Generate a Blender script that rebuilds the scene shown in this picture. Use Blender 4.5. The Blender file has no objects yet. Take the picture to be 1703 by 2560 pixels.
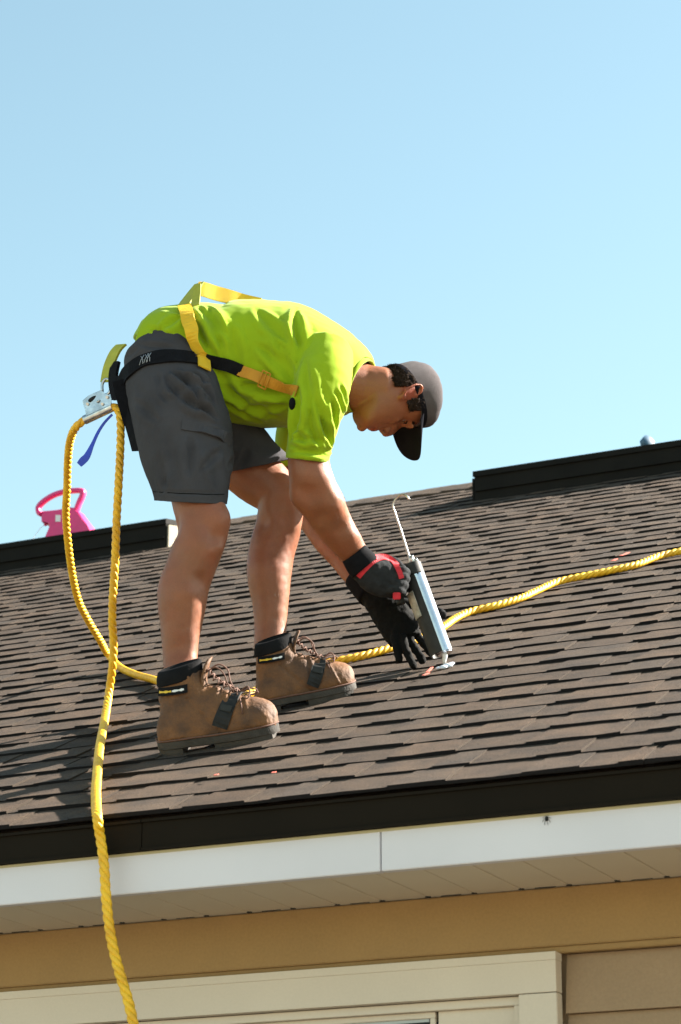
import bpy, bmesh, math, random
from mathutils import Vector, Matrix, noise
from mathutils.bvhtree import BVHTree
R_ = math.radians
rnd = random.Random(7)
SC = bpy.context.scene
COL = SC.collection

# ------------------------------------------------------------------ camera
CAMZ = 1.6
PW, PH, FPX = 1703.0, 2560.0, 6520.0
PITCH, YAW = R_(19.1), R_(24.6)
FW = Vector((-math.sin(YAW)*math.cos(PITCH), math.cos(YAW)*math.cos(PITCH), math.sin(PITCH)))
RT = Vector((math.cos(YAW), math.sin(YAW), 0))
UP = RT.cross(FW)
CAMP = Vector((0, 0, CAMZ))
cam = bpy.data.cameras.new('camera'); camo = bpy.data.objects.new('camera', cam); COL.objects.link(camo)
camo.matrix_world = Matrix.Translation(CAMP) @ Matrix((RT, UP, -FW)).transposed().to_4x4()
cam.sensor_fit = 'VERTICAL'; cam.sensor_height = 36; cam.lens = 36*FPX/PH
cam.clip_start = 0.1; cam.clip_end = 3000
cam.dof.use_dof = True; cam.dof.focus_distance = 6.7; cam.dof.aperture_fstop = 9
SC.camera = camo

# ------------------------------------------------------------------ sky, sun, exposure
SUN_EL, SUN_AZ = R_(34), R_(40)            # azimuth counted from +X towards +Y
w = bpy.data.worlds.new('World'); SC.world = w; w.use_nodes = True
nt = w.node_tree; nt.nodes.clear()
sky = nt.nodes.new('ShaderNodeTexSky'); sky.sky_type = 'NISHITA'; sky.sun_disc = False
sky.sun_elevation = SUN_EL; sky.sun_rotation = math.pi/2 - SUN_AZ
sky.air_density = 1.0; sky.dust_density = .5; sky.ozone_density = 1.0; sky.altitude = 0
bg = nt.nodes.new('ShaderNodeBackground'); bg.inputs[1].default_value = 0.055
wo = nt.nodes.new('ShaderNodeOutputWorld')
tint = nt.nodes.new('ShaderNodeVectorMath'); tint.operation = 'MULTIPLY'; tint.inputs[1].default_value = (1.13, 1.15, .87)
nt.links.new(sky.outputs[0], tint.inputs[0]); nt.links.new(tint.outputs[0], bg.inputs[0]); nt.links.new(bg.outputs[0], wo.inputs[0])
sd = bpy.data.lights.new('sun', 'SUN'); sd.energy = 5.0; sd.angle = R_(0.53); sd.color = (1.0, .93, .82)
so = bpy.data.objects.new('sun', sd); COL.objects.link(so)
SUND = Vector((math.cos(SUN_EL)*math.cos(SUN_AZ), math.cos(SUN_EL)*math.sin(SUN_AZ), math.sin(SUN_EL)))
so.rotation_euler = SUND.to_track_quat('Z', 'Y').to_euler(); so.location = (0, 10, 12)
SC.view_settings.view_transform = 'Standard'; SC.view_settings.look = 'None'
SC.view_settings.gamma = 1; SC.view_settings.use_curve_mapping = False
SC.view_settings.exposure = 2.4

# ------------------------------------------------------------------ geometry of the place
AL = R_(26.1)                               # roof pitch
EY, EZ = 4.677, CAMZ + 1.178                # eave edge
SV = Vector((0, math.cos(AL), math.sin(AL)))    # up the slope
NV = Vector((0, -math.sin(AL), math.cos(AL)))   # roof normal
E0 = Vector((0, EY, EZ))
def ray(px, py): return FW + RT*((px-PW/2)/FPX) - UP*((py-PH/2)/FPX)
def at(px, py, Y):
    r = ray(px, py); return CAMP + r*(Y/r.y)
def onroof(px, py, off=0.0):
    r = ray(px, py); t = ((E0-CAMP).dot(NV)+off)/r.dot(NV); return CAMP + r*t
def mpp(p):                                 # metres per photo pixel at point p
    return (p-CAMP).dot(FW)/FPX

# ------------------------------------------------------------------ materials
MATS = {}
def mat(name, col, rough=.6, metal=0.0, var=0.0, vscale=30.0, bump=0.0, bscale=120.0, sss=0.0, trans=0.0, spec=.5, col2=None, fine=0.0, fscale=600, sheen=0.0, objvar=0.0, attr=None):
    m = bpy.data.materials.new(name); m.use_nodes = True
    n = m.node_tree.nodes; l = m.node_tree.links; b = n['Principled BSDF']
    b.inputs['Roughness'].default_value = rough; b.inputs['Metallic'].default_value = metal
    b.inputs['Specular IOR Level'].default_value = spec
    tc = n.new('ShaderNodeTexCoord'); src = tc.outputs['Object']
    c1 = Vector(col); c2 = Vector(col2) if col2 else c1*(1-var)
    no = n.new('ShaderNodeTexNoise'); no.inputs['Scale'].default_value = vscale; no.inputs['Detail'].default_value = 6
    l.new(src, no.inputs['Vector'])
    rp = n.new('ShaderNodeValToRGB'); rp.color_ramp.elements[0].position = .35; rp.color_ramp.elements[1].position = .65
    rp.color_ramp.elements[0].color = (*c2, 1); rp.color_ramp.elements[1].color = (*(c1*(1+var*.5)), 1)
    l.new(no.outputs['Fac'], rp.inputs[0]); out = rp.outputs[0]
    if fine:
        f = n.new('ShaderNodeTexNoise'); f.inputs['Scale'].default_value = fscale; f.inputs['Detail'].default_value = 2
        l.new(src, f.inputs['Vector'])
        mr = n.new('ShaderNodeMapRange'); mr.inputs[1].default_value = .3; mr.inputs[2].default_value = .7
        mr.inputs[3].default_value = 1-fine; mr.inputs[4].default_value = 1+fine; l.new(f.outputs['Fac'], mr.inputs[0])
        mx = n.new('ShaderNodeVectorMath'); mx.operation = 'SCALE'; l.new(out, mx.inputs[0]); l.new(mr.outputs[0], mx.inputs['Scale']); out = mx.outputs[0]
    if objvar:
        oi = n.new('ShaderNodeObjectInfo'); mr = n.new('ShaderNodeMapRange'); mr.inputs[3].default_value = 1-objvar; mr.inputs[4].default_value = 1+objvar
        l.new(oi.outputs['Random'], mr.inputs[0]); mx = n.new('ShaderNodeVectorMath'); mx.operation = 'SCALE'
        l.new(out, mx.inputs[0]); l.new(mr.outputs[0], mx.inputs['Scale']); out = mx.outputs[0]
    if attr:
        a = n.new('ShaderNodeAttribute'); a.attribute_name = attr; mx = n.new('ShaderNodeVectorMath'); mx.operation = 'MULTIPLY'
        l.new(out, mx.inputs[0]); l.new(a.outputs['Color'], mx.inputs[1]); out = mx.outputs[0]
    l.new(out, b.inputs['Base Color'])
    if bump:
        bn = n.new('ShaderNodeTexNoise'); bn.inputs['Scale'].default_value = bscale; bn.inputs['Detail'].default_value = 4
        l.new(src, bn.inputs['Vector']); bu = n.new('ShaderNodeBump'); bu.inputs['Strength'].default_value = bump; bu.inputs['Distance'].default_value = .004
        l.new(bn.outputs['Fac'], bu.inputs['Height']); l.new(bu.outputs[0], b.inputs['Normal'])
    if sss:
        b.inputs['Subsurface Weight'].default_value = sss; b.inputs['Subsurface Radius'].default_value = (1.0, .3, .15); b.inputs['Subsurface Scale'].default_value = .008
    if sheen: b.inputs['Sheen Weight'].default_value = sheen
    if trans: b.inputs['Transmission Weight'].default_value = trans
    MATS[name] = m; return m
def fabric_translucent(m, col, amount):
    n = m.node_tree.nodes; l = m.node_tree.links; b = n['Principled BSDF']; o = [x for x in n if x.type == 'OUTPUT_MATERIAL'][0]
    t = n.new('ShaderNodeBsdfTranslucent'); t.inputs[0].default_value = (*col, 1)
    mx = n.new('ShaderNodeMixShader'); mx.inputs[0].default_value = amount
    l.new(b.outputs[0], mx.inputs[1]); l.new(t.outputs[0], mx.inputs[2]); l.new(mx.outputs[0], o.inputs[0])

m_shingle = mat('shingle_granules', (.088, .060, .042), .95, var=.0, vscale=9, col2=(.052, .038, .030), fine=.6, fscale=420, bump=.9, bscale=700, objvar=.10, spec=.2, attr='tab')
m_asph = mat('cut_asphalt_edge', (.012, .011, .012), .95, fine=.4, fscale=500, spec=.1)
m_edge = mat('crushed_shingle_edge', (.040, .031, .024), .95, fine=.3, fscale=500, spec=.1)
m_shirt = mat('hi_vis_shirt', (.25, .37, .003), .85, var=.06, vscale=8, fine=.05, fscale=900, sheen=.1, spec=.2)
m_short = mat('charcoal_shorts_cloth', (.052, .050, .056), .95, var=.15, vscale=12, fine=.10, fscale=900, bump=.3, bscale=500, spec=.1)
m_skin = mat('tanned_skin', (.235, .080, .036), .5, var=.10, vscale=14, fine=.06, fscale=300, bump=.15, bscale=350, sss=.10, attr='tint', spec=.45)
m_blk = mat('black_webbing', (.008, .008, .010), .9, spec=.08, var=.2, vscale=60, bump=.3, bscale=600)
m_yel = mat('yellow_webbing', (.70, .42, .008), .7, var=.12, vscale=20, bump=.4, bscale=500)
m_oran = mat('amber_webbing', (.52, .23, .008), .7, var=.12, vscale=20, bump=.4, bscale=500)
m_lime = mat('faded_lime_webbing', (.36, .36, .03), .7, var=.15, vscale=25, bump=.4, bscale=500)
m_stitch = mat('grey_stitching', (.30, .31, .33), .8)
m_blue = mat('blue_webbing', (.02, .06, .55), .6, var=.2)
m_rope = mat('yellow_rope_fibre', (.85, .50, .016), .45, var=.10, vscale=25, col2=(.72, .37, .010), bump=.3, bscale=900, fine=.12, fscale=500)
m_leather = mat('brown_boot_leather', (.14, .056, .015), .72, var=.35, vscale=18, col2=(.072, .030, .011), fine=.12, fscale=250, bump=.4, bscale=160)
m_leather2 = mat('worn_toe_leather', (.33, .18, .085), .7, var=.3, vscale=25, bump=.3, bscale=200)
m_sole = mat('dusty_rubber_sole', (.042, .036, .031), .85, var=.35, vscale=30, bump=.4, bscale=200)
m_collar = mat('black_boot_collar', (.010, .010, .011), .9, spec=.08, var=.2, bump=.3)
m_lace = mat('brown_lace', (.13, .06, .04), .8, var=.2, vscale=200)
m_strapr = mat('grey_rubber_strap', (.022, .022, .022), .75, spec=.2, var=.25, vscale=60)
m_steel = mat('scuffed_steel', (.55, .56, .58), .35, 1.0, var=.25, vscale=40, bump=.15)
m_alu = mat('aluminium_tube', (.62, .61, .64), .22, 1.0, var=.08, vscale=30, bump=.05)
m_gun = mat('dark_gun_frame', (.020, .020, .019), .6, .0, spec=.3, var=.3, vscale=50, bump=.1)
m_label = mat('cartridge_label', (.34, .32, .26), .6, var=.4, vscale=60)
m_glove = mat('charcoal_glove_knit', (.028, .030, .033), .9, spec=.12, var=.2, vscale=60, bump=.7, bscale=700)
m_gloveb = mat('black_glove_rubber', (.006, .006, .006), .85, spec=.12, var=.2, vscale=60, bump=.5, bscale=400)
m_red = mat('red_glove_trim', (.55, .015, .03), .7, var=.2, vscale=60)
m_cap = mat('dark_grey_cap_cloth', (.088, .076, .080), .9, spec=.15, var=.14, vscale=30, fine=.1, fscale=800, bump=.4, bscale=600)
m_brim = mat('navy_brim_cloth', (.009, .009, .013), .95, spec=.04, var=.15, vscale=40, bump=.3, bscale=600)
m_hair = mat('dark_brown_hair', (.022, .013, .009), .9, spec=.1, var=.4, vscale=150, bump=.5, bscale=500)
m_eye = mat('eye_white', (.25, .20, .18), .4); m_iris = mat('dark_iris', (.03, .018, .012), .2)
m_drip = mat('dark_brown_flashing', (.010, .007, .004), .75, .0, spec=.1, var=.12, vscale=6, fine=.04, fscale=200)
m_white = mat('white_fascia_paint', (.63, .60, .64), .55, var=.05, vscale=3, fine=.015, fscale=400, bump=.08, bscale=60)
m_cream = mat('cream_soffit_vinyl', (.60, .52, .41), .55, var=.04, vscale=4)
m_tan = mat('ochre_trim_paint', (.30, .175, .060), .65, var=.05, vscale=7, fine=.05, fscale=160, bump=.25, bscale=90)
m_side = mat('tan_siding_paint', (.31, .205, .12), .7, var=.05, vscale=6, fine=.05, fscale=160, bump=.3, bscale=110)
m_wtrim = mat('cream_window_trim', (.60, .515, .425), .6, var=.03, vscale=6, fine=.02, fscale=200, bump=.1, bscale=60)
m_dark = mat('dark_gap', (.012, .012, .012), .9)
m_glass = mat('window_pane_glass', (.36, .36, .35), .12, spec=.6)
m_vent = mat('black_ridge_vent_plastic', (.008, .007, .006), .8, spec=.15, var=.2, vscale=9, fine=.1, fscale=200)
m_ventcap = mat('sunlit_vent_end', (.22, .195, .15), .85, var=.2, vscale=30, fine=.15, fscale=300)  # sunlight on the vent end, put into a pale colour
m_pink = mat('magenta_plastic', (.62, .02, .16), .38, var=.08, vscale=20)
m_bluep = mat('teal_blue_pipe_paint', (.03, .09, .16), .6, var=.2)
m_ground = mat('dry_gravel_yard', (.24, .21, .16), .95, var=.25, vscale=1.5, fine=.2, fscale=30, bump=.5, bscale=40)
m_wall = m_side
m_white_lbl = mat('white_sticker', (.7, .7, .7), .6)
m_yell_lbl = mat('yellow_tag_print', (.65, .42, .02), .6)
m_chalk = mat('red_chalk_mark', (.62, .14, .10), .95)
m_seal = mat('white_blue_sealant', (.62, .68, .78), .35)

# ------------------------------------------------------------------ object helpers
def tag(o, label=None, cat=None, group=None, kind=None):
    if label: o['label'] = label
    if cat: o['category'] = cat
    if group: o['group'] = group
    if kind: o['kind'] = kind
    return o
def empty(name, loc, label=None, cat=None):
    o = bpy.data.objects.new(name, None); COL.objects.link(o); o.location = loc; o.empty_display_size = .2
    return tag(o, label, cat)
def par(o, parent):
    if parent is not None:
        o.parent = parent
        o.matrix_parent_inverse = Matrix.Translation(-wloc(parent))
    return o
def wloc(o):
    v = Vector(o.location)
    if o.parent is not None and o.parent_type: v = v  # geometry is written in world space
    return v
def obj(name, bm, m, parent=None, smooth=True, auto=None):
    me = bpy.data.meshes.new(name)
    if isinstance(bm, bmesh.types.BMesh):
        bmesh.ops.recalc_face_normals(bm, faces=bm.faces); bm.to_mesh(me); bm.free()
    else: me = bm
    if m is not None and not me.materials: me.materials.append(m)
    if smooth:
        for p in me.polygons: p.use_smooth = True
        if auto: me.set_sharp_from_angle(angle=R_(auto))
    o = bpy.data.objects.new(name, me); COL.objects.link(o)
    return par(o, parent)
def box(bm, c, s, M=None, bev=0.0):
    r = bmesh.ops.create_cube(bm, size=1); vs = r['verts']
    for v in vs: v.co = Vector((v.co.x*s[0], v.co.y*s[1], v.co.z*s[2])) + Vector(c)
    if bev:
        es = list({e for v in vs for e in v.link_edges}); rr = bmesh.ops.bevel(bm, geom=es, offset=bev, segments=2, affect='EDGES'); vs = list({v for f in rr['faces'] for v in f.verts} | {v for v in vs if v.is_valid})
    if M is not None:
        for v in vs: v.co = M @ v.co
    return vs
def frame(x, z):
    x = x.normalized(); z = (z - x*z.dot(x)).normalized(); return x, z.cross(x), z
def mat4(o, x, y, z):
    M = Matrix((x, y, z)).transposed().to_4x4(); M.translation = o; return M
def catmull(pts, n):
    """resample tuples through a Catmull-Rom spline, n steps per span"""
    P = [tuple(map(float, p)) for p in pts]; out = []
    for i in range(len(P)-1):
        a = P[max(i-1, 0)]; b = P[i]; c = P[i+1]; d = P[min(i+2, len(P)-1)]
        for k in range(n):
            t = k/n
            out.append(tuple(.5*((2*b[j]) + (c[j]-a[j])*t + (2*a[j]-5*b[j]+4*c[j]-d[j])*t*t + (3*b[j]-a[j]-3*c[j]+d[j])*t*t*t) for j in range(len(b))))
    out.append(P[-1]); return out
def skin_rings(bm, rings, cap=True, closed=False):
    V = [[bm.verts.new(p) for p in r] for r in rings]; n = len(V[0])
    K = len(V) if closed else len(V)-1
    for i in range(K):
        A, B = V[i], V[(i+1) % len(V)]
        for j in range(n): bm.faces.new((A[j], A[(j+1) % n], B[(j+1) % n], B[j]))
    if cap and not closed:
        bm.faces.new(V[0][::-1]); bm.faces.new(V[-1])
    return V
def tube(bm, pts, r, n=8, cap=True):
    """round tube through world points; r a number or list"""
    pts = [Vector(p) for p in pts]; rings = []; prev = None
    for i, p in enumerate(pts):
        t = (pts[min(i+1, len(pts)-1)] - pts[max(i-1, 0)]).normalized()
        if prev is None: a = t.orthogonal().normalized()
        else: a = (prev - t*prev.dot(t)).normalized()
        prev = a; b = t.cross(a); rr = r[i] if isinstance(r, (list, tuple)) else r
        rings.append([p + a*math.cos(2*math.pi*k/n)*rr + b*math.sin(2*math.pi*k/n)*rr for k in range(n)])
    return skin_rings(bm, rings, cap)
def limb(bm, st, steps=4, n=24, ex=2.2, view=True):
    """loft: stations (px, py, Y, half width in photo pixels across the limb, half depth in m)"""
    st = catmull(st, steps); C = [at(s[0], s[1], s[2]) for s in st]; rings = []
    for i, s in enumerate(st):
        t = (C[min(i+1, len(C)-1)] - C[max(i-1, 0)]).normalized()
        v = (C[i]-CAMP).normalized(); side = t.cross(v).normalized(); dep = side.cross(t).normalized()
        a = s[3]*mpp(C[i]); b = s[4]; ring = []
        for k in range(n):
            q = 2*math.pi*k/n; c, d = math.cos(q), math.sin(q)
            ring.append(C[i] + side*a*math.copysign(abs(c)**(2/ex), c) + dep*b*math.copysign(abs(d)**(2/ex), d))
        rings.append(ring)
    skin_rings(bm, rings)
def ell(bm, c, x, y, z, rx, ry, rz, seg=16):
    r = bmesh.ops.create_uvsphere(bm, u_segments=seg, v_segments=max(6, seg//2), radius=1)
    for v in r['verts']: v.co = Vector(c) + x*v.co.x*rx + y*v.co.y*ry + z*v.co.z*rz
def remesh(bm, voxel, smooth=4, fac=.5):
    me = bpy.data.meshes.new('tmp'); bmesh.ops.triangulate(bm, faces=[f for f in bm.faces if len(f.verts) > 4]); bmesh.ops.recalc_face_normals(bm, faces=bm.faces)
    bm.to_mesh(me); bm.free(); o = bpy.data.objects.new('tmp', me); COL.objects.link(o)
    a = o.modifiers.new('r', 'REMESH'); a.mode = 'VOXEL'; a.voxel_size = voxel; a.adaptivity = 0
    if smooth: s = o.modifiers.new('s', 'SMOOTH'); s.factor = fac; s.iterations = smooth
    dg = bpy.context.evaluated_depsgraph_get(); out = bpy.data.meshes.new_from_object(o.evaluated_get(dg))
    bpy.data.objects.remove(o); bpy.data.meshes.remove(me); return out
def displace(me, fn):
    me.update(); ns = [v.normal.copy() for v in me.vertices]
    for v, nn in zip(me.vertices, ns): v.co = v.co + nn*fn(v.co, nn)
    me.update()
def cut(me, c, n_, rad):
    """open a closed cloth volume along a plane near c (a hem)"""
    bm = bmesh.new(); bm.from_mesh(me); fs = [f for f in bm.faces if (f.calc_center_median()-c).length < rad]
    g = fs + list({e for f in fs for e in f.edges}) + list({v for f in fs for v in f.verts})
    bmesh.ops.bisect_plane(bm, geom=g, plane_co=c, plane_no=n_, clear_outer=True); bm.to_mesh(me); bm.free()
def hemn(a, b, Y):
    d = at(b[0], b[1], Y)-at(a[0], a[1], Y); n_ = d.cross(ray((a[0]+b[0])/2, (a[1]+b[1])/2)).normalized(); return n_ if n_.z < 0 else -n_
def thicken(o, t=.0028):
    m_ = o.modifiers.new('cloth', 'SOLIDIFY'); m_.thickness = t; m_.offset = -1
def seg_dist(p, a, b):
    ab = b-a; t = max(0, min(1, (p-a).dot(ab)/ab.length_squared)); return (p-(a+ab*t)).length, t
def to_px(p):
    d = p-CAMP; z = d.dot(FW); return PW/2+FPX*d.dot(RT)/z, PH/2-FPX*d.dot(UP)/z
def bvh_of(objs):
    vs, fs = [], []
    for o in objs:
        b = len(vs); vs += [v.co.copy() for v in o.data.vertices]; fs += [[b+i for i in p.vertices] for p in o.data.polygons]
    return BVHTree.FromPolygons(vs, fs)
def hit(bvh, px, py, default=None):
    r = ray(px, py).normalized(); loc, nn, i, d = bvh.ray_cast(CAMP, r)
    if loc is None: return (at(px, py, default), -r) if default else (None, None)
    if nn.dot(r) > 0: nn = -nn
    return loc, nn
def ribbon(bm, cents, wdirs, norms, width, thick):
    rings = []
    for c, wd, nn in zip(cents, wdirs, norms):
        a = wd*width/2; b = nn*thick/2; rings.append([c-a-b, c+a-b, c+a+b, c-a+b])
    skin_rings(bm, rings)
def surf_strap(name, bvh, pts, width, thick, m, parent, Y, off=.002, steps=6):
    """webbing laid on the clothes: pts photo pixels (px,py), width in m; keeps to the surface"""
    P = catmull(pts, steps); C, N = [], []; miss = 0
    for p in P:
        c, n_ = hit(bvh, p[0], p[1])
        if c is None: c = None
        C.append(c); N.append(n_)
    good = [i for i, c in enumerate(C) if c is not None]
    for i in range(len(C)):
        if C[i] is None:
            j = min(good, key=lambda k: abs(k-i)) if good else None
            C[i] = at(P[i][0], P[i][1], C[j].y if j is not None else Y); N[i] = N[j] if j is not None else -FW
    for _ in range(3):
        N = [(N[max(i-1, 0)]+N[i]*2+N[min(i+1, len(N)-1)]).normalized() for i in range(len(N))]
        C = [C[i] if i in (0, len(C)-1) else (C[i-1]+C[i]*2+C[i+1])/4 for i in range(len(C))]
    W = []
    for i in range(len(C)):
        t = (C[min(i+1, len(C)-1)]-C[max(i-1, 0)]).normalized(); W.append(t.cross(N[i]).normalized())
    C = [c+n_*(off+thick/2) for c, n_ in zip(C, N)]
    bm = bmesh.new(); ribbon(bm, C, W, N, width, thick)
    return obj(name, bm, m, parent, smooth=False), C, W, N

# ================================================================== GROUND AND HOUSE
X0, X1 = -9.5, 3.0
bm = bmesh.new(); 
for (a, b) in (((-400, -400), (400, 400)),):
    bm.faces.new([bm.verts.new(p) for p in ((a[0], a[1], 0), (b[0], a[1], 0), (b[0], b[1], 0), (a[0], b[1], 0))])
tag(obj('ground', bm, m_ground, smooth=False), kind='structure')

house = empty('house', (0, EY+.35, 0), 'tan sided house with white fascia and dark shingled roof', 'house')
NC = 45; EXPO = .143; SLEN = EXPO*44.7
RIDGE = E0 + SV*SLEN; RY, RZ = RIDGE.y, RIDGE.z
# roof deck: both slopes, a solid wedge
def prism_x(bm, yz, x0, x1):
    a = [bm.verts.new((x0, y, z)) for y, z in yz]; b = [bm.verts.new((x1, y, z)) for y, z in yz]; n = len(yz)
    bm.faces.new(a); bm.faces.new(b[::-1])
    for i in range(n): bm.faces.new((a[i], b[i], b[(i+1) % n], a[(i+1) % n]))
bm = bmesh.new(); dn = -.012
p0 = E0 + SV*.012 + NV*dn; pr = RIDGE + Vector((0, 0, dn/math.cos(AL)))
bk = Vector((0, 2*RY-p0.y, p0.z))
prism_x(bm, [(p0.y, p0.z), (pr.y, pr.z), (bk.y, bk.z), (bk.y-.01, bk.z-.02), (pr.y, pr.z-.03), (p0.y+.01, p0.z-.02)], X0, X1)
roof = obj('roof', bm, m_shingle, house, smooth=False)
roof.data.color_attributes.new('tab', 'FLOAT_COLOR', 'POINT'); 
for d in roof.data.color_attributes['tab'].data: d.color = (1, 1, 1, 1)

# laminated shingles: a strip one metre long with raised tabs; local x along, y up slope, z normal
def shingle_mesh(seed):
    r = random.Random(seed); bm = bmesh.new(); L = .998; T = .0055; top = .215
    cl = bm.verts.layers.float_color.new('tab')
    def slab(x0, x1, x0t, x1t, y0, z0b, z0t, slope, shade, jag):
        # bottom (butt) edge jagged a little, wedge thinning up the slope
        k = max(2, int((x1-x0)/.05)+1); lo, hi = [], []
        for i in range(k):
            f = i/(k-1); xb = x0+(x1-x0)*f; xt = x0t+(x1t-x0t)*f; yj = y0 + (r.uniform(-jag, jag))
            lo.append((xb, yj, z0b + r.uniform(0, .0008), z0t + r.uniform(-.0005, .0016))); hi.append(xt)
        A = []
        for (xb, yj, zb, zt), xt in zip(lo, hi):
            zz = z0t - slope*top
            A.append((bm.verts.new((xb, yj, zb)), bm.verts.new((xb, yj, zt)), bm.verts.new((xt, top, max(zz, .0003)))))
        for vs in A:
            for v in vs: v[cl] = (*shade, 1)
        for i in range(k-1):
            a, b = A[i], A[i+1]
            bm.faces.new((a[0], b[0], b[1], a[1])).material_index = 1; bm.faces.new((a[1], b[1], b[2], a[2]))
        bm.faces.new((A[0][0], A[0][1], A[0][2])).material_index = 2; bm.faces.new((A[-1][0], A[-1][2], A[-1][1])).material_index = 2
    s = r.uniform(.88, .98)
    slab(0, L, 0, L, 0, 0, .0062, .036, (s, s*.99, s*.98), .0012)
    x = r.uniform(0, .05)
    while x < L-.05:
        w_ = r.choice((.09, .13, .17, .2, .24))*r.uniform(.9, 1.1); x1 = min(x+w_, L)
        q = r.uniform(.86, 1.12); warm = r.uniform(-.05, .07)
        sh = (q*(1+warm), q, q*(1-warm))
        slab(x, x1, x+.014, x1-.014, -.0010, .002, .0096, .036, sh, .0016)
        x = x1 + r.choice((.06, .09, .13, .16))*r.uniform(.85, 1.15)
    me = bpy.data.meshes.new('shingle'); bmesh.ops.recalc_face_normals(bm, faces=bm.faces); bm.to_mesh(me); bm.free()
    me.materials.append(m_shingle); me.materials.append(m_asph); me.materials.append(m_edge); return me
SM = [shingle_mesh(100+i) for i in range(26)]
RM = mat4(E0, Vector((1, 0, 0)), SV, NV)
cand = []
for c in range(NC+1):
    offx = (c*.37 + .13*(c % 3)) % 1.0
    x = X0 - offx
    while x < X1:
        if x > X0-.02 and x+1 < X1+.05: cand.append((c, x))
        x += 1.0
def vis_key(cx):
    c, x = cx; best = 1e9
    for xx in (x, x+.5, x+1):
        P = E0 + SV*(c*EXPO) + Vector((xx, 0, 0)); u, v = to_px(P)
        dx = max(0, -u, u-PW); dy = max(0, v-PH, -v); best = min(best, math.hypot(dx, dy))
    return best
cand.sort(key=vis_key); near, far = cand[:290], cand[290:]
rs = random.Random(3)
for c, x in near:
    o = bpy.data.objects.new('shingle', rs.choice(SM)); COL.objects.link(o); o.parent = roof
    o.matrix_basis = RM @ Matrix.Translation((x, c*EXPO + rs.uniform(-.003, .003), rs.uniform(0, .0012))) @ Matrix.Rotation(rs.uniform(-.0012, .0012), 4, 'Z')
bm = bmesh.new()
for c, x in far:
    b2 = bmesh.new(); b2.from_mesh(rs.choice(SM)); b2.transform(RM @ Matrix.Translation((x, c*EXPO, 0)))
    t_ = bpy.data.meshes.new('t'); b2.to_mesh(t_); b2.free(); bm.from_mesh(t_); bpy.data.meshes.remove(t_)
me = bpy.data.meshes.new('shingle_field'); bm.to_mesh(me); bm.free(); me.materials.append(m_shingle); me.materials.append(m_asph); me.materials.append(m_edge)
o = bpy.data.objects.new('shingle_field', me); COL.objects.link(o); par(o, roof); tag(o, kind='stuff')
# ridge cap shingles between the vents (bent over the ridge)
VL, VR = -5.33, -3.84           # where the left vent ends and the right vent starts
x = X0
bmc = bmesh.new()
def cap_piece(x0, x1, lift):
    bm = bmesh.new(); w_ = .13; rings = []
    for xx, up in ((x0, lift+.010), (x1, lift)):
        A = RIDGE - SV*w_ + NV*(up+.008); B = RIDGE + Vector((0, 0, up+.016)); Cc = Vector((0, 2*RY-A.y, A.z))
        rings.append([Vector((xx, p.y, p.z)) for p in (A, B, Cc, Cc-Vector((0, -.0, .007)), B-Vector((0, 0, .009)), A-Vector((0, 0, .007)))])
    skin_rings(bm, rings); return bm
k = 0; x = X0
while x < X1:
    o = obj('ridge_cap', cap_piece(x, x+.20, 0.0), m_shingle, roof, smooth=False)
    o.data.color_attributes.new('tab', 'FLOAT_COLOR', 'POINT'); q = rs.uniform(.85, 1.15)
    for d in o.data.color_attributes['tab'].data: d.color = (q, q, q, 1)
    x += .143; k += 1
# off-ridge vents: long low boxes lying across the slope just under the ridge
def ridge_vent(x0, x1, label):
    H = .136; D = .34; a = E0 + SV*5.66; b = a + Vector((0, D, 0)); rz = a.z + D*math.tan(AL); tz = a.z+H+D*math.tan(R_(13))
    yz = [(a.y, a.z-.01), (a.y, a.z+H), (b.y, tz), (b.y, rz-.02)]
    bm = bmesh.new(); prism_x(bm, yz, x0, x1); v = obj('roof_vent', bm, m_vent, house, smooth=False); tag(v, label)
    bm = bmesh.new(); prism_x(bm, [(a.y-.010, a.z+H-.022), (a.y-.010, a.z+H+.003), (b.y+.008, tz+.003), (b.y+.008, tz-.02)], x0-.004, x1+.004)
    obj('vent_lid', bm, m_vent, v, smooth=False)
    bm = bmesh.new(); box(bm, ((x0+x1)/2, a.y-.006, a.z+.050), (x1-x0-.01, .010, .005)); obj('vent_lip', bm, m_vent, v, smooth=False)
    bm = bmesh.new(); prism_x(bm, [(a.y+.004, a.z-.008), (a.y+.004, a.z+H-.024), (b.y-.004, tz-.024), (b.y-.004, rz-.02)], x1+.0045, x1+.012); obj('vent_end_cap', bm, m_ventcap, v, smooth=False)  # sun-facing end: paler colour stands for the light on it
    bm = bmesh.new(); prism_x(bm, [(a.y+.004, a.z-.008), (a.y+.004, a.z+H-.024), (b.y-.004, tz-.024), (b.y-.004, rz-.02)], x0-.012, x0-.0045); obj('vent_end_cap', bm, m_vent, v, smooth=False)
    return v
ridge_vent(X0+.3, VL, 'black box vent behind the worker, with its sunlit end coloured pale')
ridge_vent(VR, X1-.3, 'black box vent on the right part of the roof')
# plumbing pipe past the ridge
pc = at(1604, 1122, RY+.25); pt = at(1619, 1105, RY+.22); dirp = (pt-pc).normalized()
bm = bmesh.new(); tube(bm, [pc-Vector((0, 0, .30)), pc, pt-dirp*.01], .016, 12); vp = obj('vent_pipe', bm, m_bluep, house, auto=50)
bm = bmesh.new(); tube(bm, [pt-dirp*.022, pt-dirp*.018, pt+dirp*.012, pt+dirp*.018], [.018, .030, .030, .018], 14); obj('pipe_cap', bm, m_bluep, vp, auto=50)

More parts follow.
